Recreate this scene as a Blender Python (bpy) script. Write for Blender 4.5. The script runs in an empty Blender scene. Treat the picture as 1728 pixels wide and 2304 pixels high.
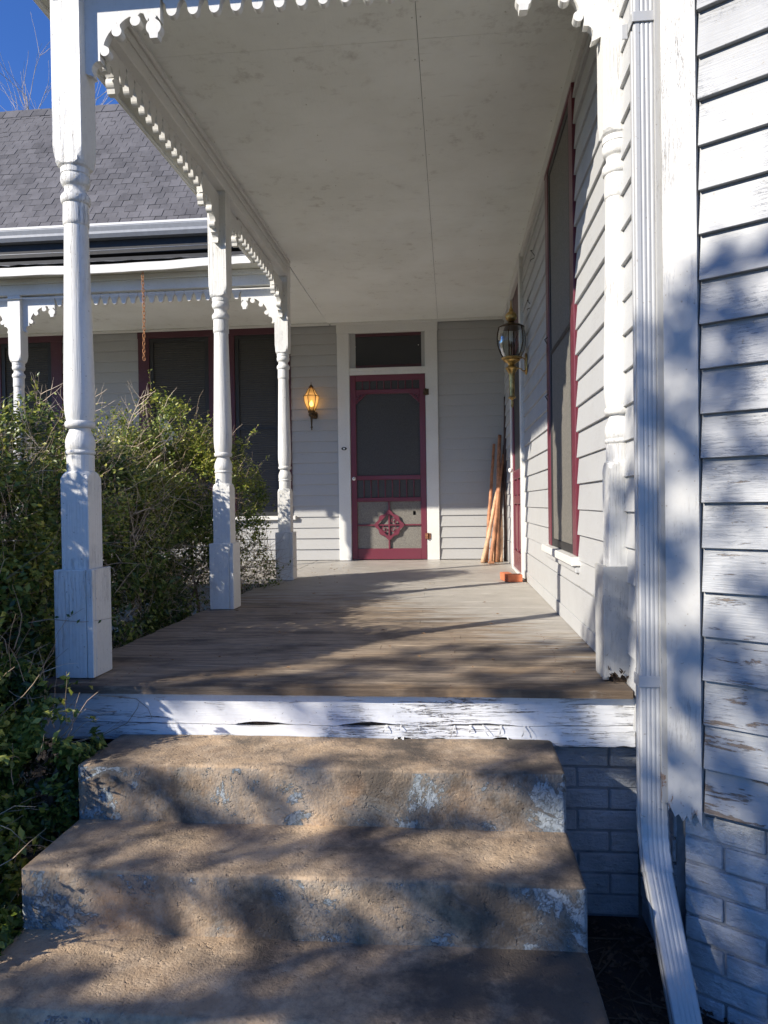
import bpy, bmesh, math, random
import numpy as np
from mathutils import Vector, Matrix, noise
R = math.radians
random.seed(7)
S = bpy.context.scene
COL = S.collection

# ------------------------------------------------------------------ camera, light, exposure
def setup():
    yaw, pitch, roll, f = .092, -.0116, .0142, 1636.3
    cy, sy = math.cos(yaw), math.sin(yaw)
    fw = Vector((-sy*math.cos(pitch), cy*math.cos(pitch), math.sin(pitch)))
    r0 = Vector((cy, sy, 0)); u0 = r0.cross(fw)
    r = math.cos(roll)*r0 - math.sin(roll)*u0
    u = math.sin(roll)*r0 + math.cos(roll)*u0
    cam = bpy.data.cameras.new('camera'); co = bpy.data.objects.new('camera', cam); COL.objects.link(co)
    co.matrix_world = Matrix(((r.x, u.x, -fw.x, 0), (r.y, u.y, -fw.y, 0), (r.z, u.z, -fw.z, 0), (0, 0, 0, 1)))
    cam.sensor_fit = 'VERTICAL'; cam.sensor_height = 24; cam.lens = 24*f/2304
    cam.clip_start = .05; cam.clip_end = 1500
    S.camera = co
    w = bpy.data.worlds.new('World'); S.world = w; w.use_nodes = True
    nt = w.node_tree; nt.nodes.clear()
    sky = nt.nodes.new('ShaderNodeTexSky'); sky.sky_type = 'NISHITA'; sky.sun_disc = False
    d = Vector((-1.497, -1.129, 1.0)).normalized()      # towards the sun
    sky.sun_elevation = math.asin(d.z); sky.sun_rotation = math.atan2(d.x, d.y)
    sky.air_density = 1.0; sky.dust_density = .0; sky.ozone_density = 5.0; sky.altitude = 2500
    tint = nt.nodes.new('ShaderNodeMix'); tint.data_type = 'RGBA'; tint.blend_type = 'MULTIPLY'; tint.inputs[0].default_value = 1
    tint.inputs[7].default_value = (.60, .86, 1.25, 1)      # the deep blue of a clear dry winter sky, the same all over
    bg = nt.nodes.new('ShaderNodeBackground'); bg.inputs[1].default_value = .115
    o = nt.nodes.new('ShaderNodeOutputWorld')
    nt.links.new(sky.outputs[0], tint.inputs[6]); nt.links.new(tint.outputs[2], bg.inputs[0]); nt.links.new(bg.outputs[0], o.inputs[0])
    sun = bpy.data.lights.new('sun', 'SUN'); so = bpy.data.objects.new('sun', sun); COL.objects.link(so)
    sun.energy = 4.8; sun.angle = R(.53); sun.color = (1.0, .925, .81)
    so.rotation_euler = d.to_track_quat('Z', 'Y').to_euler()
    S.view_settings.view_transform = 'Standard'; S.view_settings.look = 'None'
    S.view_settings.exposure = .68; S.view_settings.gamma = 1; S.view_settings.use_curve_mapping = False
setup()
SUN = Vector((-1.497, -1.129, 1.0))

# ------------------------------------------------------------------ object helpers
WL = {}
def tag(o, label=None, cat=None, group=None, kind=None):
    if label: o['label'] = label
    if cat: o['category'] = cat
    if group: o['group'] = group
    if kind: o['kind'] = kind
    return o
def thing(name, loc, label=None, cat=None, group=None, kind=None):
    o = bpy.data.objects.new(name, None); COL.objects.link(o); o.location = loc
    o.empty_display_size = .1
    WL[o] = Vector(loc); return tag(o, label, cat, group, kind)
class MB:
    def __init__(s): s.v = []; s.f = []; s.sm = []
    def add(s, vs, fs, smooth=False):
        n = len(s.v); s.v += [tuple(p) for p in vs]; s.f += [tuple(i+n for i in f) for f in fs]; s.sm += [smooth]*len(fs); return s
    def box(s, x0, x1, y0, y1, z0, z1):
        return s.add([(x0,y0,z0),(x1,y0,z0),(x1,y1,z0),(x0,y1,z0),(x0,y0,z1),(x1,y0,z1),(x1,y1,z1),(x0,y1,z1)],
            [(3,2,1,0),(4,5,6,7),(0,1,5,4),(1,2,6,5),(2,3,7,6),(3,0,4,7)])
    def obox(s, o, u, v, w, U, V, W):
        # box spanned from origin by unit dirs u,v,w over ranges
        o, u, v, w = Vector(o), Vector(u), Vector(v), Vector(w)
        P = [o+u*U[a]+v*V[b]+w*W[c] for c in (0,1) for a, b in ((0,0),(1,0),(1,1),(0,1))]
        f = [(3,2,1,0),(4,5,6,7),(0,1,5,4),(1,2,6,5),(2,3,7,6),(3,0,4,7)]
        if u.cross(v).dot(w) < 0: f = [tuple(reversed(q)) for q in f]
        return s.add(P, f)
    def prism(s, poly, fn, t0, t1, smooth=False):
        # poly: 2D ring; fn(a,b,t)->3D
        n = len(poly)
        vs = [fn(a, b, t0) for a, b in poly] + [fn(a, b, t1) for a, b in poly]
        fs = [tuple(range(n)), tuple(range(2*n-1, n-1, -1))] + [(i+n, (i+1) % n+n, (i+1) % n, i) for i in range(n)]
        return s.add(vs, fs)
    def lathe(s, prof, c=(0,0,0), n=24, rot=0, axis=None, caps=True, smooth=True):
        # prof list of (z,r)
        vs = []; fs = []
        for z, r in prof:
            for k in range(n):
                a = 2*math.pi*(k+rot)/n
                vs.append((c[0]+r*math.cos(a), c[1]+r*math.sin(a), c[2]+z))
        for i in range(len(prof)-1):
            for k in range(n):
                fs.append((i*n+k, i*n+(k+1) % n, (i+1)*n+(k+1) % n, (i+1)*n+k))
        s.add(vs, fs, smooth)
        if caps:
            m = len(s.v)-len(vs)
            s.f.append(tuple(m+k for k in range(n-1, -1, -1))); s.sm.append(False)
            q = m+(len(prof)-1)*n; s.f.append(tuple(q+k for k in range(n))); s.sm.append(False)
        return s
    def tube(s, pts, rad, n=6, caps=True):
        pts = [Vector(p) for p in pts]
        if not isinstance(rad, (list, tuple)): rad = [rad]*len(pts)
        ref = Vector((.31, .17, .93)).normalized(); vs = []; fs = []
        x = None
        for i, p in enumerate(pts):
            t = (pts[min(i+1, len(pts)-1)]-pts[max(i-1, 0)]).normalized()
            if x is None:
                x = t.cross(ref)
                if x.length < .1: x = t.cross(Vector((1, 0, 0)))
            x = (x-t*x.dot(t)).normalized(); y = t.cross(x)
            for k in range(n):
                a = 2*math.pi*k/n; vs.append(p+(x*math.cos(a)+y*math.sin(a))*rad[i])
        for i in range(len(pts)-1):
            for k in range(n):
                fs.append((i*n+k, i*n+(k+1) % n, (i+1)*n+(k+1) % n, (i+1)*n+k))
        if caps: fs.append(tuple(range(n-1, -1, -1))); fs.append(tuple((len(pts)-1)*n+k for k in range(n)))
        return s.add(vs, fs, True)
    def mesh(s, name, c):
        me = bpy.data.meshes.new(name)
        me.from_pydata([(a-c[0], b-c[1], d-c[2]) for a, b, d in s.v], [], s.f)
        me.polygons.foreach_set('use_smooth', s.sm); me.update(); return me
    def build(s, name, mat, parent=None, bevel=0, fix=False, sharp=None, **kw):
        a = np.array(s.v); c = (a.min(0)+a.max(0))/2
        me = s.mesh(name, c)
        if fix:
            bm = bmesh.new(); bm.from_mesh(me); bmesh.ops.recalc_face_normals(bm, faces=bm.faces); bm.to_mesh(me); bm.free()
        if sharp: me.set_sharp_from_angle(angle=R(sharp))
        if mat: me.materials.append(mat)
        o = bpy.data.objects.new(name, me); COL.objects.link(o)
        c = Vector(c); WL[o] = c
        if parent: o.parent = parent; o.location = c-WL[parent]
        else: o.location = c
        if bevel:
            m = o.modifiers.new('b', 'BEVEL'); m.width = bevel; m.segments = 1; m.limit_method = 'ANGLE'; m.angle_limit = R(40)
        return tag(o, **kw)
def inst(name, me, loc, parent, rot=None, scale=None, **kw):
    o = bpy.data.objects.new(name, me); COL.objects.link(o); loc = Vector(loc); WL[o] = loc
    if parent: o.parent = parent; o.location = loc-WL[parent]
    else: o.location = loc
    if rot: o.rotation_euler = rot
    if scale: o.scale = scale
    return tag(o, **kw)
def copy_tree(o, loc=None, parent=None, **kw):
    c = o.copy(); COL.objects.link(c)
    if parent: c.parent = parent; c.matrix_parent_inverse = o.matrix_parent_inverse.copy()
    if loc is not None: c.location = loc; WL[c] = Vector(loc)
    for ch in list(o.children): copy_tree(ch, None, c)
    return tag(c, **kw)
def nz(x, y=0, z=0): return noise.noise(Vector((x, y, z)))

# ------------------------------------------------------------------ materials
class NT:
    def __init__(s, name):
        s.m = bpy.data.materials.new(name); s.m.use_nodes = True; s.t = s.m.node_tree; s.t.nodes.clear()
        s.out = s.t.nodes.new('ShaderNodeOutputMaterial'); s.b = s.t.nodes.new('ShaderNodeBsdfPrincipled')
        s.t.links.new(s.b.outputs[0], s.out.inputs[0])
        g = s.t.nodes.new('ShaderNodeNewGeometry'); s.pos = g.outputs['Position']; s.geo = g
    def L(s, a, b): s.t.links.new(a, b)
    def val(s, sock, v):
        if hasattr(v, 'is_linked') or isinstance(v, bpy.types.NodeSocket): s.L(v, sock)
        else: sock.default_value = v
    def map(s, scale, rot=(0,0,0), vec=None, loc=(0,0,0)):
        n = s.t.nodes.new('ShaderNodeMapping'); n.inputs['Scale'].default_value = scale; n.inputs['Rotation'].default_value = rot
        n.inputs['Location'].default_value = loc
        s.L(vec or s.pos, n.inputs[0]); return n.outputs[0]
    def noise(s, vec, scale=1, detail=4, rough=.55, dist=0, col=False):
        n = s.t.nodes.new('ShaderNodeTexNoise'); s.L(vec, n.inputs['Vector']); n.inputs['Scale'].default_value = scale
        n.inputs['Detail'].default_value = detail; n.inputs['Roughness'].default_value = rough; n.inputs['Distortion'].default_value = dist
        return n.outputs['Color' if col else 'Fac']
    def vor(s, vec, scale, feat='DISTANCE_TO_EDGE'):
        n = s.t.nodes.new('ShaderNodeTexVoronoi'); n.feature = feat; s.L(vec, n.inputs['Vector']); n.inputs['Scale'].default_value = scale
        return n.outputs['Distance']
    def rng(s, v, a, b, c=0., d=1.):
        n = s.t.nodes.new('ShaderNodeMapRange'); s.L(v, n.inputs[0]); n.inputs[1].default_value = a; n.inputs[2].default_value = b
        n.inputs[3].default_value = c; n.inputs[4].default_value = d; return n.outputs[0]
    def math(s, op, a, b=0.):
        n = s.t.nodes.new('ShaderNodeMath'); n.operation = op; s.val(n.inputs[0], a); s.val(n.inputs[1], b); return n.outputs[0]
    def mix(s, f, a, b):
        n = s.t.nodes.new('ShaderNodeMix'); n.data_type = 'RGBA'; s.val(n.inputs[0], f)
        for k, c in ((6, a), (7, b)):
            if isinstance(c, tuple): n.inputs[k].default_value = (*c[:3], 1)
            else: s.L(c, n.inputs[k])
        return n.outputs[2]
    def sep(s, v=None):
        n = s.t.nodes.new('ShaderNodeSeparateXYZ'); s.L(v or s.pos, n.inputs[0]); return n.outputs
    def bump(s, h, strength=.3, dist=.01):
        n = s.t.nodes.new('ShaderNodeBump'); n.inputs['Strength'].default_value = strength; n.inputs['Distance'].default_value = dist
        s.L(h, n.inputs['Height']); s.L(n.outputs[0], s.b.inputs['Normal']); return n
    def col(s, c):
        if isinstance(c, tuple): s.b.inputs['Base Color'].default_value = (*c[:3], 1)
        else: s.L(c, s.b.inputs['Base Color'])
    def rough(s, v): s.val(s.b.inputs['Roughness'], v)

def paint(name, col, grain=(3,3,45), peel=0., under=(.13,.09,.065), bump=.25, rough=.45, grime=(.25,.22,.18), grime_amt=.25, peelz=None, peelmap=(3,3,9), crack=.0, gscale=1.0, bdist=.006):
    m = NT(name)
    g = m.noise(m.map(grain), gscale*4, 5, .6)
    big = m.noise(m.pos, 2.3, 4, .6)
    c = m.mix(m.math('MULTIPLY', m.rng(big, .45, .75), grime_amt), col, grime)
    fine = m.noise(m.pos, 60, 2, .5)
    c = m.mix(m.math('MULTIPLY', m.rng(fine, .5, .8), .12), c, grime)
    spk = m.noise(m.map((1,1,1)), 95, 1, .5)
    c = m.mix(m.rng(spk, .74, .77, 0, .6), c, (.2,.17,.13))
    h = m.math('MULTIPLY', g, .35)
    if crack:
        cr = m.noise(m.map(grain, loc=(3.1,1.7,5.3)), gscale*2.2, 6, .7, .3)
        line = m.rng(m.math('ABSOLUTE', m.math('SUBTRACT', cr, .5)), .0, .012, 1, 0)
        zone = m.rng(m.noise(m.pos, 3.5, 3, .5), .5, .62)
        line = m.math('MULTIPLY', m.math('MULTIPLY', line, zone), crack)
        c = m.mix(line, c, (.06,.045,.035)); h = m.math('SUBTRACT', h, line)
    if peel:
        p = m.noise(m.map(peelmap), 3.2, 9, .68, .4)
        z = m.sep()[2]
        thr = .72-peel*.2
        if peelz:
            zz = m.rng(z, peelz[0], peelz[1], peelz[2], 0)
            p = m.math('ADD', p, zz)
        mask = m.rng(p, thr, thr+.012)
        wood = m.mix(m.rng(m.noise(m.map(grain), gscale*9, 4, .6), .35, .65), under, tuple(x*2.3 for x in under))
        c = m.mix(mask, c, wood)
        edge = m.rng(p, thr-.02, thr, 0, 1)
        h = m.math('ADD', m.math('SUBTRACT', h, m.math('MULTIPLY', mask, .9)), m.math('MULTIPLY', edge, .12))
    m.col(c); m.rough(m.rng(big, .3, .7, rough-.08, rough+.12)); m.bump(h, bump, bdist)
    return m.m
def simple(name, col, rough=.5, metal=0, var=.15, scale=20, bump=.1, bscale=80):
    m = NT(name)
    n = m.noise(m.pos, scale, 4, .6)
    m.col(m.mix(m.rng(n, .3, .7), tuple(c*(1-var) for c in col), tuple(min(1, c*(1+var)) for c in col)))
    m.rough(rough); m.b.inputs['Metallic'].default_value = metal
    if bump: m.bump(m.noise(m.pos, bscale, 3, .6), bump, .003)
    return m.m
M = {}
WHITE = (.68,.675,.64)
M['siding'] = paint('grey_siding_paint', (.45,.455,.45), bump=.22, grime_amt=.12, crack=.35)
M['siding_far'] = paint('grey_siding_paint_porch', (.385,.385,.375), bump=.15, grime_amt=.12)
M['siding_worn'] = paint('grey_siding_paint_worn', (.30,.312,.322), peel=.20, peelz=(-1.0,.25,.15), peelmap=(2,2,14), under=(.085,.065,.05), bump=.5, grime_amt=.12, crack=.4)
M['trim'] = paint('white_trim_paint', WHITE, grain=(30,30,2), bump=.35, grime_amt=.14)
M['trim_h'] = paint('white_trim_paint_horizontal', WHITE, grain=(2,2,30), bump=.25, grime_amt=.18)
M['post'] = paint('white_post_paint', WHITE, grain=(30,30,1.0), bump=.7, grime_amt=.08, crack=.35, gscale=1.0, bdist=.010)
M['corner'] = paint('worn_corner_board_paint', (.43,.43,.415), grain=(26,26,1.5), peel=.12, peelz=(-.95,-.45,.13), peelmap=(9,9,3), under=(.16,.11,.08), bump=.4, grime_amt=.12, crack=.6)
M['fascia'] = paint('peeling_fascia_paint', (.70,.71,.72), grain=(1.6,1.6,26), peel=.42, peelmap=(1.1,3,17), under=(.05,.038,.03), bump=.9, grime_amt=.15, crack=1.0)
M['soffit'] = paint('dirty_soffit_paint', (.62,.61,.55), grain=(2,2,20), bump=.2, grime=(.2,.17,.12), grime_amt=.5)
M['maroon'] = paint('maroon_paint', (.140,.026,.040), grain=(20,20,2), bump=.15, grime=(.10,.02,.035), grime_amt=.4, rough=.35)
M['maroon_dark'] = paint('dark_maroon', (.075,.018,.028), grain=(20,20,2), bump=.15, grime=(.05,.015,.02), grime_amt=.4, rough=.4)  # darker maroon on the transoms and back windows
M['brass'] = simple('aged_brass', (.52,.35,.13), .38, 1, .5, 30, .15)
M['bronze'] = simple('dark_bronze', (.09,.06,.035), .4, .9, .4, 40, .1)
M['chain'] = simple('rusty_copper_chain', (.42,.20,.09), .6, .5, .3, 60, .1)
M['black'] = simple('black_metal', (.02,.02,.02), .5, 0, .2)
M['porcelain'] = simple('white_porcelain', (.75,.75,.72), .2, 0, .03)
M['aluminium'] = paint('downspout_paint', (.44,.445,.44), grain=(2,2,2), bump=.06, grime_amt=.15, rough=.35)
M['gutter'] = simple('grey_gutter', (.30,.31,.32), .4, 0, .1)
M['dark'] = simple('near_black', (.018,.019,.022), .7, 0, .3)  # near black, shared by eave, wall strip below it and roof deck
M['hollow'] = simple('unlit_black', (.012,.012,.014), .9, 0, .2)  # near-black colour standing in for the darkness of unlit hollows
M['redbrick'] = simple('red_brick', (.55,.16,.07), .85, 0, .18, 30, .4, 120)
M['soil'] = simple('soil', (.028,.02,.014), .95, 0, .5, 6, .8, 40)
M['bark'] = simple('grey_bark', (.14,.11,.085), .9, 0, .35, 25, .7, 70)
M['twig'] = simple('pale_twig', (.34,.26,.18), .85, 0, .4, 9, .2)
M['deadtwig'] = simple('dead_twig', (.58,.47,.35), .85, 0, .3, 9, .2)
M['litter'] = simple('dry_leaf', (.10,.065,.038), .85, 0, .5, 12, .2)
M['wood_dark'] = simple('rotten_wood', (.05,.032,.02), .9, 0, .6, 60, .9, 120)

def m_screen(name, col, rough=.6):
    m = NT(name)
    n = m.noise(m.map((1,1,1)), 120, 3, .7); n2 = m.noise(m.map((60,60,25)), 3, 3, .6)
    m.col(m.mix(m.rng(m.math('MULTIPLY', m.math('ADD', n, n2), .5), .38, .62), tuple(c*.62 for c in col), tuple(c*1.4 for c in col)))
    m.rough(rough); m.bump(n, .3, .002); return m.m
M['screen'] = m_screen('insect_screen', (.155,.145,.125))
M['screen_dark'] = m_screen('dark_shaded_screen', (.045,.045,.045))  # darker copy; the door's upper screens hold their shade in this colour
M['pane'] = NT('window_glass'); M['pane'].col((.02,.022,.025)); M['pane'].rough(.08); M['pane'] = M['pane'].m
M['blind'] = simple('window_blind', (.075,.07,.062), .7, 0, .1)

def m_glass(name, tint=(1,1,1), amt=.12):
    m = NT(name); t = m.t.nodes.new('ShaderNodeBsdfTransparent'); t.inputs[0].default_value = (*tint, 1)
    g = m.t.nodes.new('ShaderNodeBsdfGlossy'); g.inputs['Roughness'].default_value = .04
    mx = m.t.nodes.new('ShaderNodeMixShader'); f = m.t.nodes.new('ShaderNodeFresnel'); f.inputs[0].default_value = 1.5
    k = m.math('ADD', m.math('MULTIPLY', f.outputs[0], .55), amt); m.L(k, mx.inputs[0]); m.L(t.outputs[0], mx.inputs[1]); m.L(g.outputs[0], mx.inputs[2]); m.L(mx.outputs[0], m.out.inputs[0])
    return m.m
M['glass'] = m_glass('clear_lantern_glass', (.80,.82,.80), .01)
def m_amber():
    m = NT('seeded_amber_glass'); t = m.t.nodes.new('ShaderNodeBsdfTransparent'); t.inputs[0].default_value = (1,.8,.5,1)
    g = m.t.nodes.new('ShaderNodeBsdfTranslucent'); g.inputs[0].default_value = (.70,.56,.36,1)
    mx = m.t.nodes.new('ShaderNodeMixShader'); mx.inputs[0].default_value = .55
    m.L(t.outputs[0], mx.inputs[1]); m.L(g.outputs[0], mx.inputs[2]); m.L(mx.outputs[0], m.out.inputs[0]); return m.m
M['amber'] = m_amber()
def m_emit(name, col, st):
    m = NT(name); m.col((.8,.7,.5)); m.b.inputs['Emission Color'].default_value = (*col, 1); m.b.inputs['Emission Strength'].default_value = st; return m.m
M['bulb'] = m_emit('lit_bulb', (1,.62,.22), 5)

def m_deck():
    m = NT('weathered_deck_wood')
    x, y, z = m.sep()
    g = m.noise(m.map((2.6,55,20)), 3.0, 8, .75, .3)
    g2 = m.noise(m.map((.8,16,8)), 3.0, 5, .6)
    wood = m.mix(m.rng(g, .32, .68), (.10,.073,.052), (.56,.44,.31))
    wood = m.mix(m.math('MULTIPLY', m.rng(g2, .48, .7), .75), wood, (.07,.05,.036))
    orange = m.noise(m.map((1.5,4,1)), 1.4, 3, .5)
    wood = m.mix(m.math('MULTIPLY', m.rng(orange, .5, .68), m.rng(y, 2.4, 3.1, .75, 0)), wood, (.42,.26,.12))
    pnt = m.mix(m.rng(m.noise(m.pos, 6, 4, .6), .3, .7), (.37,.345,.305), (.46,.43,.385))
    mo = m.math('ADD', m.noise(m.map((1.5,3,1)), 1.6, 6, .65), m.rng(y, 2.41, 2.60, .22, 0))
    wood = m.mix(m.rng(mo, .48, .68, 0, .8), wood, (.05,.038,.03))
    # the grey floor paint survives towards the house and along the wall
    k = m.math('ADD', m.rng(y, 2.6, 6.4, 0, 1.0), m.rng(x, -.5, .55, 0, .42))
    k = m.math('ADD', k, m.math('MULTIPLY', m.noise(m.map((1.3,12,1)), 2.5, 7, .7), 1.1))
    mask = m.rng(k, 1.02, 1.2)
    m.col(m.mix(mask, wood, pnt)); m.rough(m.math('SUBTRACT', .78, m.math('MULTIPLY', mask, m.rng(y, 5.5, 7.4, .1, .5))))
    m.bump(m.math('ADD', g, m.math('MULTIPLY', mask, .5)), .9, .006); return m.m
M['deck'] = m_deck()
def m_concrete():
    m = NT('stained_concrete')
    x, y, z = m.sep(); nrm = m.sep(m.geo.outputs['Normal'])
    a = m.noise(m.pos, 3.2, 7, .65); b = m.noise(m.pos, 14, 8, .7); gr = m.noise(m.pos, 130, 3, .6)
    base = m.mix(m.rng(a, .35, .65), (.29,.205,.13), (.60,.435,.27))
    base = m.mix(m.math('MULTIPLY', m.rng(b, .46, .66), .55), base, (.56,.44,.31))
    pat = m.noise(m.map((1,1,1), loc=(3,3,8)), 7.5, 9, .78, .3)
    base = m.mix(m.rng(pat, .50, .62, 0, .62), base, (.15,.125,.10))
    base = m.mix(m.rng(m.noise(m.pos, 75, 3, .6), .62, .72, 0, .5), base, (.12,.095,.075))
    rust = m.rng(m.noise(m.map((1,1,1), loc=(5,2,1)), 4.5, 5, .6), .52, .66)
    base = m.mix(m.math('MULTIPLY', rust, m.rng(nrm[2], .3, .7, .55, .12)), base, (.34,.18,.08))
    mold = m.math('ADD', m.noise(m.map((1,1,1), loc=(1,9,4)), 2.2, 8, .72), m.rng(x, -1.0, .4, -.07, .09))
    mold = m.math('ADD', mold, m.rng(nrm[2], .3, .9, .035, 0))
    base = m.mix(m.rng(mold, .44, .60, 0, .88), base, (.06,.050,.040))
    # what is left of the blue-grey paint, on the risers
    pn = m.noise(m.map((1,1,1), loc=(7,7,7)), 4.6, 12, .76, .5)
    vert = m.rng(nrm[2], .25, .75, 0, -.15)
    pn = m.math('ADD', m.math('ADD', pn, vert), m.math('MULTIPLY', m.rng(m.math('ABSOLUTE', m.math('ADD', x, .42)), .6, .76), .07))
    pm = m.rng(pn, .552, .562)
    wash = m.rng(pn, .47, .58, 0, .4)
    ck = m.noise(m.map((1,1,1), loc=(2,2,2)), 26, 6, .7, .8)
    line = m.rng(m.math('ABSOLUTE', m.math('SUBTRACT', ck, .5)), .0, .018, 1, 0)
    pc = m.mix(m.rng(b, .4, .6), (.20,.23,.24), (.33,.36,.37))
    pc = m.mix(m.math('MULTIPLY', line, .35), pc, (.16,.14,.11))
    base = m.mix(m.math('MULTIPLY', wash, m.rng(nrm[2], .3, .6, 1, .15)), base, (.30,.32,.31))
    m.col(m.mix(pm, base, pc)); m.rough(.88)
    pit = m.rng(m.noise(m.pos, 48, 3, .6), .60, .72)
    h = m.math('ADD', m.math('MULTIPLY', gr, .45), m.math('MULTIPLY', b, .35))
    h = m.math('SUBTRACT', h, m.math('MULTIPLY', pit, .35))
    h = m.math('ADD', h, m.math('MULTIPLY', pm, m.math('SUBTRACT', .8, m.math('MULTIPLY', line, .25))))
    m.bump(h, 1.0, .008); return m.m
M['concrete'] = m_concrete()
def m_brick():
    m = NT('painted_brick')
    a = m.noise(m.pos, 7, 7, .65); b = m.noise(m.map((1,1,6)), 9, 8, .7, .3)
    c = m.mix(m.rng(a, .35, .65), (.30,.315,.33), (.44,.46,.48))
    c = m.mix(m.rng(b, .63, .66, 0, .7), c, (.16,.12,.09))
    m.col(c); m.rough(.7); m.bump(m.math('ADD', m.math('ADD', m.noise(m.pos, 55, 4, .6), b), m.noise(m.pos, 14, 6, .7)), .9, .010); return m.m
M['brick'] = m_brick(); M['mortar'] = simple('painted_mortar', (.24,.25,.26), .9, 0, .35, 12, .6, 60)
def m_shingle():
    m = NT('asphalt_shingle')
    gr = m.noise(m.pos, 260, 2, .7)
    oi = m.t.nodes.new('ShaderNodeObjectInfo')
    k = m.math('ADD', m.math('MULTIPLY', gr, .6), m.math('MULTIPLY', oi.outputs['Random'], .18))
    k = m.math('ADD', k, m.math('MULTIPLY', m.noise(m.pos, 9, 4, .6), .3))
    k = m.math('ADD', k, m.math('MULTIPLY', m.math('SUBTRACT', m.noise(m.map((1.2,.5,.5)), 2.2, 4, .6), .4), .5))
    m.col(m.mix(m.rng(k, .35, 1.1), (.055,.053,.055), (.22,.21,.215))); m.rough(.95); m.bump(gr, .5, .003); return m.m
M['shingle'] = m_shingle()
def m_ceiling():
    m = NT('stained_ceiling_paint')
    a = m.noise(m.pos, 1.6, 6, .62); b = m.noise(m.pos, 9, 6, .7); c0 = m.noise(m.map((2,9,1)), 3, 5, .65)
    c = m.mix(m.rng(a, .38, .66, 0, .55), (.86,.88,.84), (.70,.71,.65))
    c = m.mix(m.math('MULTIPLY', m.rng(b, .55, .70, 0, .55), m.rng(a, .45, .6)), c, (.38,.36,.31))
    c = m.mix(m.rng(c0, .6, .75, 0, .25), c, (.3,.28,.24))
    m.col(c); m.rough(.6); m.bump(m.math('ADD', b, m.noise(m.map((60,6,6)), 2, 3, .6)), .22, .004); return m.m
M['ceiling'] = m_ceiling()
def m_leaf(name, dark, mid, light, trans=.25):
    m = NT(name)
    at = m.t.nodes.new('ShaderNodeAttribute'); at.attribute_name = 'tint'
    t = at.outputs['Fac']
    c = m.mix(m.rng(t, 0, .6), dark, mid); c = m.mix(m.rng(t, .6, 1.), c, light)
    m.col(c); m.rough(.42)
    tr = m.t.nodes.new('ShaderNodeBsdfTranslucent'); m.L(c, tr.inputs[0])
    mx = m.t.nodes.new('ShaderNodeMixShader'); mx.inputs[0].default_value = trans
    m.L(m.b.outputs[0], mx.inputs[1]); m.L(tr.outputs[0], mx.inputs[2]); m.L(mx.outputs[0], m.out.inputs[0]); return m.m
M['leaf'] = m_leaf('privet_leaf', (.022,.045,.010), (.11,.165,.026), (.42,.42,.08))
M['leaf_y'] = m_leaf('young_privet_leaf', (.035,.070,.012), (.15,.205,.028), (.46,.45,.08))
M['leaf_tree'] = m_leaf('oak_leaf', (.03,.045,.012), (.05,.08,.02), (.09,.12,.03))
M['pole'] = simple('peeled_pole_wood', (.38,.17,.085), .7, 0, .45, 14, .5, 60)
M['pole_pale'] = simple('pale_pole_wood', (.52,.32,.19), .7, 0, .35, 14, .5, 60)
M['pole_dark'] = simple('dark_pole_wood', (.06,.035,.028), .7, 0, .4, 14, .5, 60)
M['rust'] = simple('rusty_hinge', (.20,.085,.045), .8, .2, .5, 50, .4)
M['curtain'] = simple('white_curtain', (.5,.52,.56), .8, 0, .2, 20, .3)

# ------------------------------------------------------------------ constants (metres, eye of the camera = origin)
FZ = -.617; GZ = -1.42; YB = 7.92; XW = .60
def zc(y): return 2.03-.0094*(y-2.6)

# ------------------------------------------------------------------ ground
def ground():
    m = NT('grass_ground')
    n = m.noise(m.pos, 3, 6, .7); x, y, z = m.sep()
    near = m.rng(m.math('ABSOLUTE', m.math('ADD', x, 1.)), 3.5, 6)
    m.col(m.mix(near, m.mix(m.rng(n, .35, .65), (.018,.013,.009), (.05,.037,.026)), m.mix(m.rng(n, .35, .65), (.10,.10,.04), (.26,.22,.12)))); m.rough(.95)
    m.bump(m.noise(m.pos, 35, 5, .7), .9, .03)
    b = MB(); nn = 60
    vs = []; ax = [-400,-120,-40,-20,-12]+[-8+i*.25 for i in range(48)]+[6,10,20,60,200]; ay = [-200,-60,-20,-8]+[-4+i*.25 for i in range(34)]+[6,12,30,100,500]
    for yy in ay:
        for xx in ax: vs.append((xx, yy, GZ+(.035*nz(xx*1.4, yy*1.4)+.02*nz(xx*6, yy*6) if -8 <= xx <= 4 and -4 <= yy <= 5 else 0)))
    w = len(ax); fs = [(j*w+i, j*w+i+1, (j+1)*w+i+1, (j+1)*w+i) for j in range(len(ay)-1) for i in range(w-1)]
    b.add(vs, fs, True); b.build('ground', m.m, kind='structure')
    # dry leaves and twigs on the soil beside the steps
    b = MB()
    for k in range(2600):
        if random.random() < .75: px, py = random.uniform(.30, .95), random.uniform(1.2, 2.45)
        else: px, py = random.uniform(-1.6, -1.15), random.uniform(1.2, 2.4)
        a = random.uniform(0, 6.3); s = random.uniform(.005, .016); zz = GZ+.035*nz(px*1.4, py*1.4)+.02*nz(px*6, py*6)+.006
        if random.random() < .10:
            l = random.uniform(.03, .16); b.tube([(px, py, zz+.003), (px+l*math.cos(a), py+l*math.sin(a), zz+random.uniform(.005, .03))], random.uniform(.001, .003), 4)
        else:
            u = Vector((math.cos(a), math.sin(a), random.uniform(-.3, .3)))*s; v = Vector((-math.sin(a), math.cos(a), random.uniform(-.4, .4)))*s*.6
            p = Vector((px, py, zz)); b.add([p-u, p-v+Vector((0,0,.004)), p+u, p+v+Vector((0,0,.004))], [(0,1,2),(0,2,3)])
    b.build('leaf_litter', M['litter'], kind='stuff', label='dry leaves and twigs lying on the soil beside the steps', cat='leaf litter')
ground()

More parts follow.
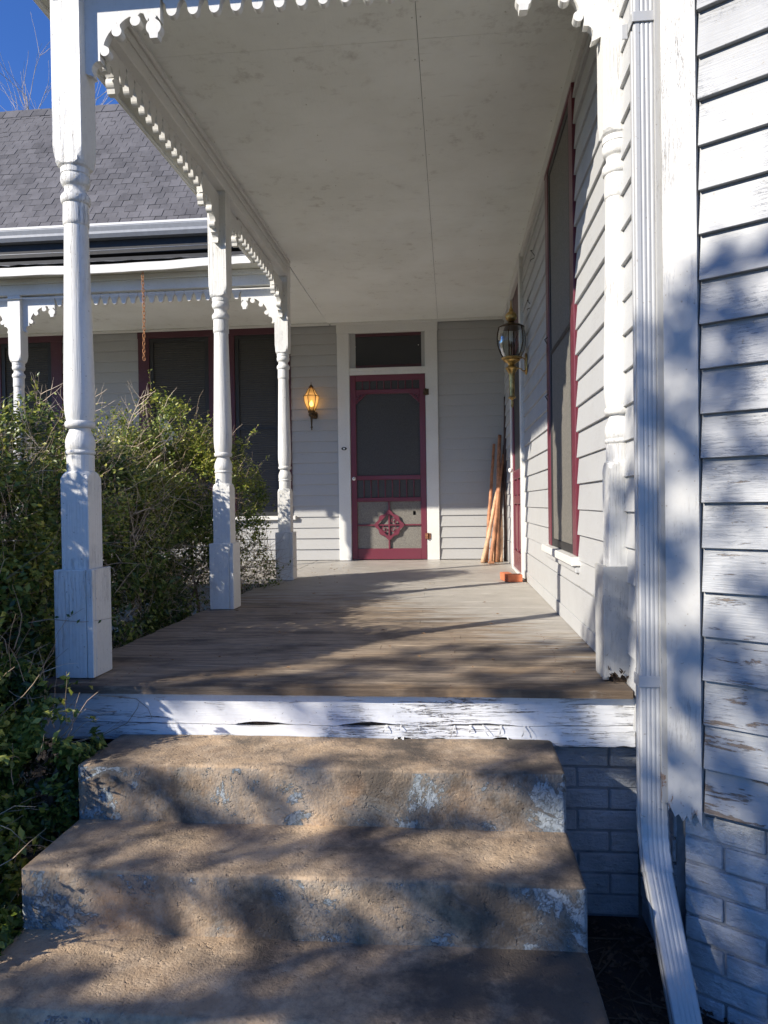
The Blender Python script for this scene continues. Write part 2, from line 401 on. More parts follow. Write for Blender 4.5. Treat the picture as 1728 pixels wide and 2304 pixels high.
# ------------------------------------------------------------------ house
house = thing('house', (2.0, 8.5, GZ), 'pale grey clapboard house with white trim, maroon windows and a shingled roof', 'house')

def clapwall(wall, o, u, nrm, L0, L1, z0, z1, openings, mat, exp=.1185, thick=.017, seed=0, smin=.25):
    """individual lapped boards: o origin (x,y), u unit dir along the wall, nrm outward normal"""
    rnd = random.Random(seed); ox, oy = o
    nrow = int(math.ceil((z1-z0)/exp))
    for i in range(nrow):
        a = z0+i*exp; b = min(a+exp, z1); cuts = []
        for (c0, c1, d0, d1) in openings:
            if d0 < b-.002 and d1 > a+.002: cuts.append((c0, c1, max(a, d0), min(b, d1)))
        spans = [(L0, L1, a, b)]
        for c0, c1, d0, d1 in cuts:
            ns = []
            for s0, s1, e0, e1 in spans:
                if c1 <= s0 or c0 >= s1: ns.append((s0, s1, e0, e1)); continue
                if c0 > s0: ns.append((s0, c0, e0, e1))
                if c1 < s1: ns.append((c1, s1, e0, e1))
            spans = ns
            if d0 > a+.01: spans.append((max(c0, L0), min(c1, L1), a, d0))
            if d1 < b-.01: spans.append((max(c0, L0), min(c1, L1), d1, b))
        for s0, s1, e0, e1 in spans:
            if s1-s0 < .015: continue
            pieces = [(s0, s1)]
            if s1-s0 > 2.6:
                c = rnd.uniform(s0+.9, s1-.9); pieces = [(s0, c-.0012), (c+.0012, s1)]
            for q0, q1 in pieces:
                n = max(2, int((q1-q0)/.25)); mb = MB(); vs = []; full = e0 <= a+1e-6
                jt = rnd.uniform(-.0015, .0025); jz = rnd.uniform(-.0015, .0015)
                for k in range(n+1):
                    t = q0+(q1-q0)*k/n
                    w = .0016*nz(t*1.7, i*3.1+seed, .5); dz = jz+.0022*nz(t*.9+7, i*2.7+seed, 1.5) if full else 0
                    x, y = ox+u[0]*t, oy+u[1]*t
                    T = thick+jt+w
                    lap = .012 if e1-e0 > .05 else 0
                    for zz, tt in ((e0+dz, 0), (e0+dz, T), (e1+lap, T*.30), (e1+lap, 0)):
                        vs.append((x+nrm[0]*tt, y+nrm[1]*tt, zz))
                fs = []
                flip = (u[0]*nrm[1]-u[1]*nrm[0]) > 0
                for k in range(n):
                    for j in range(4):
                        q = (k*4+j, (k+1)*4+j, (k+1)*4+(j+1) % 4, k*4+(j+1) % 4)
                        fs.append(q)
                fs.append((0,1,2,3)); fs.append((n*4+3, n*4+2, n*4+1, n*4))
                if not flip: fs = [tuple(reversed(q)) for q in fs]
                mb.add(vs, fs); mb.build('clapboard', mat, wall, bevel=.0012)

# back wall (faces the camera, y = YB)
wb = MB().box(-6.6, -1.02, YB, YB+.12, GZ, 2.9)
wb.box(-1.02, -.30, YB, YB+.12, 1.86, 2.9); wb.box(-.30, .62, YB, YB+.12, GZ, 2.9); wb.box(-1.02, -.30, YB, YB+.12, GZ, FZ)
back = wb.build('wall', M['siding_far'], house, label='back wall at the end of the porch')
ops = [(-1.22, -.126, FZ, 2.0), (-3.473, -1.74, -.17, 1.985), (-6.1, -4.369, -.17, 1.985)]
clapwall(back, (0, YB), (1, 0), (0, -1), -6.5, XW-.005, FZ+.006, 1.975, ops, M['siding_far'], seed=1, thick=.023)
MB().box(-6.5, -1.225, YB-.022, YB, 1.976, zc(YB)+.01).build('frieze_board', M['trim_h'], house)
MB().box(-.12, XW-.02, YB-.022, YB, 1.976, zc(YB)+.01).build('frieze_board', M['trim_h'], house)
# right wall (faces -x)
right = MB().box(XW+.001, XW+.12, 2.12, YB+.1, -.83, 3.3).build('wall', M['siding'], house, label='porch side wall with the tall window')
# u along +y from y=0 ; openings in y
ops = [(3.44, 4.46, -.30, 2.03), (5.88, 6.96, FZ, 2.0)]
clapwall(right, (XW, 0), (0, 1), (-1, 0), 2.62, YB-.01, -.395, 1.93, ops, M['siding'], seed=2)
clapwall(right, (XW, 0), (0, 1), (-1, 0), 2.13, 2.618, -.395-.1185*3, 3.3, [], M['siding'], seed=3)
MB().box(XW-.020, XW, 2.62, 5.878, FZ+.002, -.402).box(XW-.020, XW, 6.962, YB-.01, FZ+.002, -.402).build('baseboard', M['siding'], house, bevel=.002)
MB().box(XW-.027, XW-.0205, 2.62, 5.878, FZ+.002, -.545).build('skirting', M['siding'], house, bevel=.002)
MB().box(XW-.024, XW, 2.62, YB-.025, 1.942, zc(5)+.03).build('frieze_board', M['trim_h'], house, bevel=.002)

# angled bay wall
BU = Vector((.81, -.586, 0)).normalized(); BN = Vector((-BU.y*-1, 0, 0)); BN = Vector((BU.y, -BU.x, 0)); P0 = Vector((XW, 2.085, 0))
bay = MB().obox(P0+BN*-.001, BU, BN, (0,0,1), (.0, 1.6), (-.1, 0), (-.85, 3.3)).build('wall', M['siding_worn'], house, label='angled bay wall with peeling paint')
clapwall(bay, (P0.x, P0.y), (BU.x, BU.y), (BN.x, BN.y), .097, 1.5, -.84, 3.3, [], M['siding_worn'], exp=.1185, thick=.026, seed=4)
# corner boards (ragged lower end)
def ragged(o, u, n, u0, u1, t0, t1, zb, zt, seed, amp=.05):
    rnd = random.Random(seed); pts = []; k = u0
    while k < u1-.002:
        pts.append((k, zb+amp*max(0, .35+.9*nz(k*60, seed))+rnd.uniform(0, .006))); k += rnd.uniform(.002, .007)
    pts.append((u1, zb)); poly = pts+[(u1, zt), (u0, zt)]
    o, u, n = Vector(o), Vector(u), Vector(n)
    mb = MB(); mb.prism(poly, lambda a, b, t: tuple(o+u*a+n*t+Vector((0,0,b))), t0, t1); return mb
ragged(P0, BU, BN, .002, .092, .0, .026, -.880, 3.3, 5, .035).build('corner_board', M['corner'], house, fix=True)
ragged((XW,0,0), (0,1,0), (-1,0,0), 2.087, 2.127, .0, .022, -.86, 3.3, 6, .02).build('corner_board', M['corner'], house, fix=True)

# brick foundations
BL, BH, BG = .205, .0625, .0075
def bricks(o, u, n, L0, L1, z1, z0, parent_name, label, seed):
    rnd = random.Random(seed); o, u, n = Vector(o), Vector(u), Vector(n)
    f = MB().obox(o, u, n, (0,0,1), (L0, L1), (-.1, -.008), (z0, z1)).build('foundation', M['mortar'], house, label=label)
    # one brick mesh, shared
    row = 0; z = z1-.004
    while z-BH > z0-.03:
        t = L0-((row % 2)*.5+.13*(seed % 3))*(BL+BG)
        while t < L1:
            a, b = max(t, L0), min(t+BL, L1)
            if b-a > .02:
                pr = rnd.uniform(-.002, .004)
                mb = MB(); N = 3; vs = []
                for k in range(N+1):
                    s = a+(b-a)*k/N
                    for (dz, dn) in ((0,-.01), (0,pr+.0015*nz(s*30,z*9)), (BH,pr+.0015*nz(s*30+4,z*9)), (BH,-.01)):
                        p = o+u*s+n*dn; vs.append((p.x, p.y, z-BH+dz+.0015*nz(s*20, z*30, dz)))
                fs = [(k*4+j, (k+1)*4+j, (k+1)*4+(j+1) % 4, k*4+(j+1) % 4) for k in range(N) for j in range(3)]
                fs += [(0,1,2,3), (N*4+3, N*4+2, N*4+1, N*4)]
                mb.add(vs, fs); mb.build('brick', M['brick'], f, bevel=.003, fix=True)
            t += BL+BG
        z -= BH+BG+.002; row += 1
    return f
bricks((0,2.50,0), (1,0,0), (0,-1,0), -.30, .612, -.83, GZ-.02, 'f', 'brick foundation below the porch edge', 1)
bricks((.622,0,0), (0,1,0), (-1,0,0), 2.14, 2.50, -.83, GZ-.02, 'f', 'brick return behind the downspout', 2)
bricks(P0+BN*-.022, BU, BN, .03, 1.3, -.865, GZ-.02, 'f', 'painted brick foundation of the bay', 3)
MB().box(-1.44, -.30, 2.55, 2.6, GZ, -.66).build('foundation', M['hollow'], house, label='near-black sheet standing in for the unlit crawl space')

# ---- back screen door
def lerp(a, b, t): return a+(b-a)*t
DX0, DX1, DY = -1.083, -.263, YB-.012
# casing
c = MB().box(-1.22, -1.088, YB-.036, YB+.005, FZ, 1.862).box(-.258, -.126, YB-.036, YB+.005, FZ, 1.862).box(-1.225, -.121, YB-.038, YB+.005, 1.862, zc(YB)+.015)
c.build('door_casing', M['trim'], house, bevel=.003)
MB().box(-1.088, -.258, YB-.030, YB+.06, 1.405, 1.475).box(-1.088, -.258, YB-.042, YB-.030, 1.45, 1.478).build('transom_bar', M['trim_h'], house, bevel=.003)
MB().box(-1.088, -1.083, YB-.01, YB+.08, FZ, 1.862).box(-.263, -.258, YB-.01, YB+.08, FZ, 1.862).build('door_jamb', M['trim'], house)
tr = MB().box(-1.083, -.263, YB+.005, YB+.03, 1.478, 1.515).box(-1.083, -.263, YB+.005, YB+.03, 1.828, 1.862).box(-1.083, -1.048, YB+.005, YB+.03, 1.515, 1.828).box(-.298, -.263, YB+.005, YB+.03, 1.515, 1.828).build('transom_window', M['maroon_dark'], house, bevel=.002)
MB().box(-1.048, -.298, YB+.018, YB+.024, 1.515, 1.828).build('pane', M['pane'], tr)
for px in (-1.02, -.33): MB().tube([(px, YB+.0, 1.72), (px, YB+.014, 1.72)], .005, 8).build('screw', M['porcelain'], tr)
MB().box(-1.08, -.26, YB+.078, YB+.085, FZ, 1.405).build('door_recess', M['hollow'], house)

sd = thing('screen_door', (-.67, DY, FZ), 'maroon wooden screen door with spindles and scroll medallion at the porch end', 'screen door')
def Z(y): return 1.403-(y-520)*.00125
T0, T1 = DY-.014, DY+.016
SW = .062
fr = MB()
fr.box(DX0, DX0+SW, T0, T1, FZ+.008, 1.402).box(DX1-SW, DX1, T0, T1, FZ+.008, 1.402)
fr.build('stile', M['maroon'], sd, bevel=.003)
ix0, ix1 = DX0+SW, DX1-SW
for (ya, yb) in ((520,572), (648,686), (1397,1435), (1590,1626)):
    MB().box(ix0, ix1, T0+.001, T1-.001, Z(yb), Z(ya)).build('rail', M['maroon'], sd, bevel=.003)
MB().box(ix0, ix1, T0+.001, T1-.001, FZ+.008, Z(2035)).build('bottom_rail', M['maroon'], sd, bevel=.003)
MB().box(ix0, ix1, DY+.002, DY+.005, Z(650), Z(570)).box(ix0, ix1, DY+.002, DY+.005, Z(1397), Z(686)).box(ix0, ix1, DY+.002, DY+.005, Z(1590), Z(1435)).build('insect_screen', M['screen_dark'], sd)
# lower screen is a little wavy with a small tear
lw = MB(); vs = []; n = 24
for j in range(n+1):
    for i in range(n+1):
        x = lerp(ix0, ix1, i/n); z = lerp(Z(2035), Z(1626), j/n)
        e = min(i, n-i, j, n-j)/4; e = min(1, e)
        vs.append((x, DY+.004+.006*e*nz(x*7, z*9), z))
fs = [(j*(n+1)+i, j*(n+1)+i+1, (j+1)*(n+1)+i+1, (j+1)*(n+1)+i) for j in range(n) for i in range(n) if not (21 <= i <= 21 and 17 <= j <= 18)]
lw.add(vs, fs, True); lw.build('insect_screen', M['screen'], sd, label='sagging torn lower screen')
cx = (ix0+ix1)/2; zmid = Z(1830)
MB().box(ix0, ix1, T0-.002, T0+.012, zmid-.008, zmid+.008).build('glazing_bar', M['maroon'], sd, bevel=.002)
MB().box(cx-.009, cx+.009, T0-.004, T0+.012, Z(2035), Z(1626)).build('glazing_bar', M['maroon'], sd, bevel=.002)
def spindle(x, z0, z1):
    h = z1-z0; pr = [(0,.007),(.08*h,.007),(.1*h,.005),(.14*h,.008),(.18*h,.005),(.3*h,.0065),(.5*h,.0045),(.7*h,.0065),(.82*h,.005),(.86*h,.008),(.9*h,.005),(.92*h,.007),(h,.007)]
    MB().lathe(pr, (x, DY-.004, z0), 8).build('spindle', M['maroon'], sd)
for k in range(8):
    x = cx+(k-3.5)*.078
    spindle(x, Z(1590), Z(1435)); spindle(x, Z(648), Z(572))
# medallion: lobed ring with scrolls (upper left scroll is missing)
def arcband(mb, pts, w, y0, y1):
    L = []; Rr = []
    for i, p in enumerate(pts):
        a = pts[max(0, i-1)]; b = pts[min(len(pts)-1, i+1)]; d = Vector((b[0]-a[0], b[1]-a[1])).normalized(); nn = Vector((-d.y, d.x))
        ww = w[i] if isinstance(w, list) else w
        L.append((p[0]+nn.x*ww/2, p[1]+nn.y*ww/2)); Rr.append((p[0]-nn.x*ww/2, p[1]-nn.y*ww/2))
    for i in range(len(pts)-1):
        mb.prism([L[i], Rr[i], Rr[i+1], L[i+1]], lambda a, b, t: (a, t, b), y0, y1)
md = MB(); N = 72; outr = []; inr = []
for k in range(N):
    a = 2*math.pi*k/N
    base = .152/(abs(math.cos(a))**1.35+abs(math.sin(a))**1.35)**(1/1.35)*1.0
    ro = base+.009*math.cos(8*a)+.004; ri = base*.76+.004*math.cos(4*a)
    outr.append((cx+ro*math.cos(a), zmid+ro*math.sin(a))); inr.append((cx+ri*math.cos(a), zmid+ri*math.sin(a)))
for k in range(N):
    q = (k+1) % N; md.prism([outr[k], inr[k], inr[q], outr[q]], lambda a, b, t: (a, t, b), T0-.012, T0-.001)
for sx, sz in ((1,1),(1,-1),(-1,-1)):
    pts = []; w = []
    for k in range(22):
        t = k/21; a = R(-60+t*400); r = .034*(1-t*.72)
        pts.append((cx+sx*(.046+r*math.cos(a)), zmid+sz*(.046+r*math.sin(a)))); w.append(.014*(1-.45*t))
    arcband(md, pts, w, T0-.012, T0-.002)
md.build('scroll_medallion', M['maroon'], sd, fix=True)
for sx, bx in ((1, ix0), (-1, ix1)):
    mb = MB(); top = Z(686); S1 = .105
    pts = [(0,0),(S1,0)]+[(S1-.03-.012*k, -.018-.010*k-.006*math.sin(k)) for k in range(4)]+[(.018,-.072),(.012,-.095),(0,-S1)]
    hole = []
    # frame of the fret, drawn as bands
    arcband(mb, [(bx+sx*a, top+b) for a, b in [(.0,-.10),(.018,-.078),(.04,-.058),(.062,-.040),(.08,-.018),(.105,-.002)]], .020, T0-.004, T1-.008)
    arcband(mb, [(bx+sx*a, top+b) for a, b in [(.004,-.09),(.006,-.05),(.006,-.006),(.05,-.006),(.095,-.006)]], .014, T0-.004, T1-.008)
    sp = []
    for k in range(20):
        t = k/19; a = R(200-t*420); r = .022*(1-.65*t); sp.append((bx+sx*(.032+r*math.cos(a)), top-.034+r*math.sin(a)))
    arcband(mb, sp, .011, T0-.004, T1-.008)
    mb.build('fretwork_bracket', M['maroon'], sd, fix=True)
MB().lathe([(0,.016),(.004,.018),(.012,.014),(.018,.006)], (0,0,0), 16)
kb = MB(); prof = [(0,.020),(.006,.021),(.016,.016),(.020,.012)]
for z, r in prof: pass
vs = []; nn = 16
for z, r in prof:
    for k in range(nn): a = 2*math.pi*k/nn; vs.append((DX0+.031+r*math.cos(a), T0-z, Z(1422)+r*math.sin(a)))
fs = [(i*nn+k, i*nn+(k+1) % nn, (i+1)*nn+(k+1) % nn, (i+1)*nn+k) for i in range(3) for k in range(nn)]+[tuple(3*nn+k for k in range(nn))]
kb.add(vs, fs, True); ko = kb.build('door_knob', M['porcelain'], sd, fix=True)
MB().tube([(DX0+.031, T0-.0195, Z(1422)), (DX0+.031, T0-.023, Z(1422))], .005, 8).build('screw', M['black'], ko)
for zz, mm in ((Z(682), 'bronze'), (Z(1930), 'rust')):
    MB().box(DX1-.020, DX1+.040, YB-.046, YB-.034, zz-.032, zz+.032).tube([(DX1+.008, YB-.05, zz-.036), (DX1+.008, YB-.05, zz+.036)], .009, 8).build('hinge', M[mm], sd, bevel=.002)
# doorbell
db = thing('doorbell', (-1.155, YB-.036, .606), 'small black oval doorbell with pale button on left door casing', 'doorbell')
pl = [(.030*math.cos(a)*(1 if abs(math.cos(a)) < .8 else 1.0), .018*math.sin(a)) for a in [2*math.pi*k/20 for k in range(20)]]
MB().prism([(-1.155+a, .606+b) for a, b in pl], lambda a, b, t: (a, t, b), YB-.043, YB-.0365).build('plate', M['black'], db, fix=True)
MB().prism([(-1.155+a*.33, .606+b*.5) for a, b in pl], lambda a, b, t: (a, t, b), YB-.047, YB-.0435).build('button', M['porcelain'], db, fix=True)

# ---- windows on the back wall (front-facing pair)
def framebox(mb, x0, x1, z0, z1, w, y0, y1, wb=None, wt=None):
    wb = wb if wb is not None else w; wt = wt if wt is not None else w
    mb.box(x0, x0+w, y0, y1, z0, z1); mb.box(x1-w, x1, y0, y1, z0, z1)
    mb.box(x0+w, x1-w, y0, y1, z0, z0+wb); mb.box(x0+w, x1-w, y0, y1, z1-wt, z1); return mb
def back_window(x0, x1, mull, lab):
    # casing with centre mullion, two sashes
    zt, zb = 1.985, -.12
    mx0, mx1 = mull
    cs = MB().box(x0, x0+.128, YB-.032, YB, zb, zt-.10).box(x1-.128, x1, YB-.032, YB, zb, zt-.10).box(mx0, mx1, YB-.032, YB, zb, zt-.10).box(x0-.005, x1+.005, YB-.034, YB, zt-.10, zt)
    w = cs.build('window', M['maroon_dark'], house, bevel=.003, label=lab)
    MB().box(x0-.04, x1+.04, YB-.06, YB, zb-.045, zb).build('sill', M['trim_h'], w, bevel=.004)
    for a, b in ((x0+.128, mx0), (mx1, x1-.128)):
        framebox(MB(), a+.002, b-.002, zb+.001, zt-.101, .045, YB-.022, YB-.004).build('sash', M['black'], w, bevel=.002)
        MB().box(a+.047, b-.047, YB-.018, YB-.004, .84, .87).build('meeting_rail', M['black'], w)
        MB().box(a+.04, b-.04, YB-.004, YB-.0015, zb+.03, zt-.13).build('blind_backing', M['screen_dark'], w)
        sl = MB(); z = zb+.06
        while z < zt-.15:
            sl.add([(a+.05, YB-.0115, z), (b-.05, YB-.0115, z), (b-.05, YB-.0045, z+.016), (a+.05, YB-.0045, z+.016)], [(0,1,2,3)]); z += .025
        sl.build('blind_slats', M['blind'], w, kind='stuff')
    return w
wA = back_window(-3.473, -1.74, (-2.663, -2.369), 'maroon window pair behind the hedge')
back_window(-6.1, -4.369, (-5.38, -5.10), 'maroon window pair at the far left')
# crumpled curtain edge in the left sash
cv = MB(); vs = []; n = 16
for j in range(n+1):
    for i in range(n+1):
        x = lerp(-3.24, -3.02, i/n); z = lerp(.60, 1.02-.25*(i/n)**1.5+.02*nz(i*.9), j/n); vs.append((x, YB-.013+.003*math.sin(i*2.1), z))
cv.add(vs, [(j*(n+1)+i, j*(n+1)+i+1, (j+1)*(n+1)+i+1, (j+1)*(n+1)+i) for j in range(n) for i in range(n)], True).build('curtain', M['curtain'], wA)

# ---- tall window in the side wall (x = XW plane)
def yz(mb, y0, y1, z0, z1, a, b): return mb.box(XW-b, XW-a, y0, y1, z0, z1)
w = MB()
yz(w, 3.47, 3.575, -.26, 1.92, 0, .018); yz(w, 4.335, 4.45, -.26, 1.92, 0, .018); yz(w, 3.465, 4.455, 1.92, 2.02, 0, .020)
side = w.build('window', M['maroon'], house, bevel=.003, label='tall maroon window on the porch side wall')
w = MB(); yz(w, 3.42, 4.54, -.303, -.262, 0, .050); w.build('sill', M['trim_h'], side, bevel=.004)
w = MB(); yz(w, 3.43, 4.50, -.335, -.306, 0, .03); w.build('apron', M['siding'], side, bevel=.003)
w = MB()
for a, b, c, d in ((3.577,3.613,-.258,1.918),(4.297,4.333,-.258,1.918),(3.613,4.297,-.258,-.215),(3.613,4.297,1.878,1.918)): yz(w, a, b, c, d, .003, .014)
w.build('screen_frame', M['black'], side, bevel=.002)
w = MB(); yz(w, 3.613, 4.297, .845, .872, .009, .013); w.build('meeting_rail', M['black'], side, bevel=.002)
w = MB(); yz(w, 3.605, 4.305, -.23, 1.89, .002, .008); w.build('insect_screen', M['screen'], side)
for zz in (.95, .62): MB().tube([(XW-.03, 4.30, zz), (XW-.045, 4.31, zz-.01), (XW-.03, 4.33, zz-.03)], .003, 5).build('hook', M['black'], side)

# ---- side door
w = MB(); yz(w, 5.88, 6.005, FZ, 1.87, 0, .036); yz(w, 6.835, 6.96, FZ, 1.87, 0, .036); yz(w, 5.875, 6.965, 1.87, 1.975, 0, .038)
w.build('door_casing', M['trim'], house, bevel=.003)
dd = thing('side_door', (XW, 6.42, FZ), 'maroon panelled door with lit lower panels in the porch side wall', 'door')
w = MB()
for a, b, c, d in ((6.008,6.09,FZ+.01,1.40),(6.75,6.832,FZ+.01,1.40),(6.09,6.75,FZ+.01,-.44),(6.09,6.75,-.02,.05),(6.09,6.75,.20,.28),(6.09,6.75,1.32,1.40)): yz(w, a, b, c, d, .004, .026)
w.build('door_frame', M['maroon'], dd, bevel=.004)
w = MB(); yz(w, 6.09, 6.75, .28, 1.32, .006, .012); w.build('glass_pane', M['screen_dark'], dd)
for c, d in ((-.44,-.02), (.05,.20)):
    for a, b in ((6.10,6.40), (6.44,6.74)):
        w = MB(); yz(w, a, b, c+.01, d-.01, .004, .016); w.build('panel', M['maroon'], dd, bevel=.006)
w = MB(); yz(w, 6.40, 6.44, -.44, .20, .004, .024); w.build('mullion', M['maroon'], dd, bevel=.003)
w = MB(); yz(w, 6.0, 6.03, -.34, -.24, .020, .034); w.build('hinge', M['rust'], dd, bevel=.002)
w = MB(); yz(w, 6.008, 6.832, 1.40, 1.44, .0, .03); yz(w, 6.008, 6.832, 1.44, 1.87, .002, .008); w.build('transom', M['maroon_dark'], dd)
w = MB(); w.lathe([(0,.012),(.01,.018),(.03,.02),(.04,.01)], (XW-.05, 6.79, .27), 10); w.build('door_knob', M['porcelain'], dd)
MB().box(XW-.045, XW-.0, 5.99, 6.85, FZ+.001, FZ+.022).build('threshold', M['trim'], dd, bevel=.004)
# loose wire hooks on the siding
for k, (yy, zz) in enumerate(((5.05, 1.72), (5.3, 1.45))):
    pts = [(XW-.022-.012*math.sin(t*2.2), yy+.03*math.cos(t*1.3)+.012*t, zz-.02*t+.012*math.sin(t*2)) for t in [j*.35 for j in range(12)]]
    tag(MB().tube(pts, .0028, 5).build('wire_hook', M['black']), ('curled black wire high on the side wall, nearer the ceiling', 'small curled black wire on the side wall, below the other')[k], 'wire')

# ------------------------------------------------------------------ main roof at the left
rf = MB(); TH = R(52); ry0, rz0 = 7.30, 2.935; RL = 2.78
rdir = Vector((0, math.cos(TH), math.sin(TH))); rn = Vector((0, -math.sin(TH), math.cos(TH)))
rf.obox((0, ry0, rz0), (1,0,0), rdir, rn, (-12, -.6), (0, RL), (-.05, -.012))
rf.obox((0, ry0+2*RL*math.cos(TH), rz0), (1,0,0), Vector((0,-rdir.y,rdir.z)), Vector((0,-rn.y,rn.z)), (-12, -.6), (0, RL), (-.05, -.012))
roof = rf.build('roof', M['shingle'], house, label='steep grey shingle roof over the left wing')
EXP = .118; rnd = random.Random(11)
shm = []
for k in range(5):
    mb = MB(); w_ = .15+.0*k; L = EXP*1.25; skew = .0
    mb.obox((0,0,0), (1,0,0), rdir, rn, (-.0595, .0595), (0, L), (0, .010+.0010*k))
    # lower edge thicker
    shm.append(mb)
meshes = []
for k, mb in enumerate(shm):
    me = mb.mesh('shingle', (0,0,0)); me.materials.append(M['shingle']); meshes.append(me)
cand = []
for row in range(int(RL/EXP)+1):
    off = (row % 2)*.0625+rnd.uniform(0, .02); x = -6.2-off
    while x < -.7:
        wj = rnd.uniform(-.012, .012); cand.append((x, row, wj, rnd.randrange(5))); x += .125
vis = [c for c in cand if -5.05-.09*c[1]*.35 <= c[0] <= -2.35-.075*c[1]]
vis.sort(key=lambda c: c[1]*1.0); near = set(map(id, vis[:298]))
stuff = MB()
for c_ in cand:
    x, row, wj, k = c_
    p = Vector((x, ry0, rz0))+rdir*(row*EXP-.02+rnd.uniform(-.002, .002))
    tilt = .0
    if id(c_) in near: inst('shingle', meshes[k], p, roof, rot=(R(-.9), 0, 0))
    else:
        stuff.obox(p, (1,0,0), rdir, rn, (-.0595, .0595), (0, EXP*1.2), (0, .0055+.0012*k))
stuff.build('shingles', M['shingle'], roof, kind='stuff')
# ridge caps
for k in range(44):
    x = -9.0+k*.19
    if x > -2: break
    p = Vector((x, ry0, rz0))+rdir*RL
    mb = MB(); mb.obox(p, (1,0,0), rdir, rn, (-.09, .09), (-.15, .01), (.006, .014)); mb.obox(p, (1,0,0), Vector((0,-rdir.y,rdir.z)), Vector((0,-rn.y,rn.z)), (-.09, .09), (-.15, .0), (.002, .010))
    mb.build('ridge_cap', M['shingle'], roof)
# gutter: K profile
gp = [(0,0),(-.075,0),(-.10,.035),(-.10,.06),(-.115,.10),(-.115,.125),(-.105,.125),(-.105,.105),(0,.105)]
MB().prism([(7.36+a, 2.80+b) for a, b in gp], lambda a, b, t: (t, a, b), -12, -1.2).build('gutter', M['gutter'], house, fix=True)
MB().box(-12, -1.2, 7.242, 7.252, 2.912, 2.935).build('gutter_lip', M['trim_h'], house)
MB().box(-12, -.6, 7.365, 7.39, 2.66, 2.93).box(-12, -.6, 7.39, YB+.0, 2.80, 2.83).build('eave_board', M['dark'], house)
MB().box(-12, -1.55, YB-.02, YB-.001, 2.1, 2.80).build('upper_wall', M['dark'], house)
MB().tube([(-9, 7.33, 2.70), (-4, 7.33, 2.685), (-1.6, 7.33, 2.70)], .004, 5).build('cable', M['gutter'], house, label='thin wire under the eave')
# right wing mass: unseen roof deck and end wall added to block light
MB().box(XW+.13, 6, 2.4, 9, 3.28, 3.34).box(5.9, 6, 2.4, 9, GZ, 3.28).build('wing', M['hollow'], house)

# ------------------------------------------------------------------ porch roof, ceiling, beams and trim
pr = thing('porch_roof', (-.4, 5.2, 1.86), 'low white porch roof with stained ceiling, beams and scalloped gingerbread trim', 'porch roof')
# ceiling panels with open joints
xs = [-1.32, -.118, XW-.002]; ys = [2.60, 3.20, 5.52, YB-.024]
for i in range(2):
    for j in range(3):
        a, b, c, d = xs[i]+.0013, xs[i+1]-.0013, ys[j]+.0009, ys[j+1]-.0009
        mb = MB(); n = 12; vs = []
        for q in range(n+1):
            for p in range(n+1):
                x = lerp(a, b, p/n); y = lerp(c, d, q/n); vs.append((x, y, zc(y)+.004*nz(x*1.3, y*.9)))
        for q in range(n+1):
            for p in range(n+1):
                x = lerp(a, b, p/n); y = lerp(c, d, q/n); vs.append((x, y, zc(y)+.014))
        W_ = (n+1)**2
        fs = [(q*(n+1)+p, (q+1)*(n+1)+p, (q+1)*(n+1)+p+1, q*(n+1)+p+1) for q in range(n) for p in range(n)]
        ring = [p for p in range(n)]+[q*(n+1)+n for q in range(n)]+[n*(n+1)+p for p in range(n, 0, -1)]+[q*(n+1) for q in range(n, 0, -1)]
        fs += [(ring[k], ring[(k+1) % len(ring)], ring[(k+1) % len(ring)]+W_, ring[k]+W_) for k in range(len(ring))]
        mb.add(vs, fs, False); mb.build('ceiling_panel', M['ceiling'], pr)
for x0, x1 in ((-3.6, -1.323), (-6.4, -3.603)):
    MB().box(x0, x1, 5.97, YB-.024, 1.985, 1.999).build('ceiling_panel', M['ceiling'], pr)
nl = MB(); rnd = random.Random(12)
for x_ in (-1.28, -.70, -.133, -.103, .25, .56):
    y_ = 2.75
    while y_ < 7.8:
        q = (x_+rnd.uniform(-.004, .004), y_+rnd.uniform(-.02, .02)); nl.lathe([(-.0012,.0032),(.004,.0032)], (q[0], q[1], zc(q[1])-.0015), 6); y_ += .30
nl.build('nail_heads', M['soffit'], pr, kind='stuff')
# roof skin above
MB().box(-1.54, XW, 2.43, YB, 2.06, 2.10).box(-6.5, -1.54, 5.70, YB, 2.0, 2.03).build('roof_deck', M['dark'], pr)
# beams
MB().box(-1.418, -1.302, 2.64, 5.845, 1.863, 2.02).build('beam', M['trim_h'], pr, bevel=.004, label='long side beam over the left posts')
MB().box(-1.418, XW-.03, 2.518, 2.638, 1.863, 2.045).build('beam', M['trim_h'], pr, bevel=.004, label='front beam over the steps')
MB().box(-6.4, -1.302, 5.847, 5.962, 1.80, 2.0).build('beam', M['trim_h'], pr, bevel=.004, label='beam of the left wing porch')
# mouldings inside
MB().box(-1.3005, -1.286, 2.66, 5.90, 1.975, 1.999).build('crown_moulding', M['trim_h'], pr, bevel=.003)
MB().box(-1.3005, -1.292, 2.66, 5.90, 1.925, 1.934).build('bead_moulding', M['trim_h'], pr, bevel=.002)
MB().box(-1.286, XW-.025, YB-.05, YB-.0225, 1.955, 1.986).build('crown_moulding', M['trim_h'], pr, bevel=.004)
MB().box(-6.4, -1.30, YB-.05, YB-.0225, 1.955, 1.984).build('crown_moulding', M['trim_h'], pr, bevel=.004)
MB().box(-6.4, -1.42, 5.825, 5.8465, 1.885, 1.93).build('frieze_moulding', M['trim_h'], pr, bevel=.004)
MB().box(-6.4, -1.42, 5.835, 5.8465, 1.765, 1.775).build('bead_moulding', M['trim_h'], pr, bevel=.002)
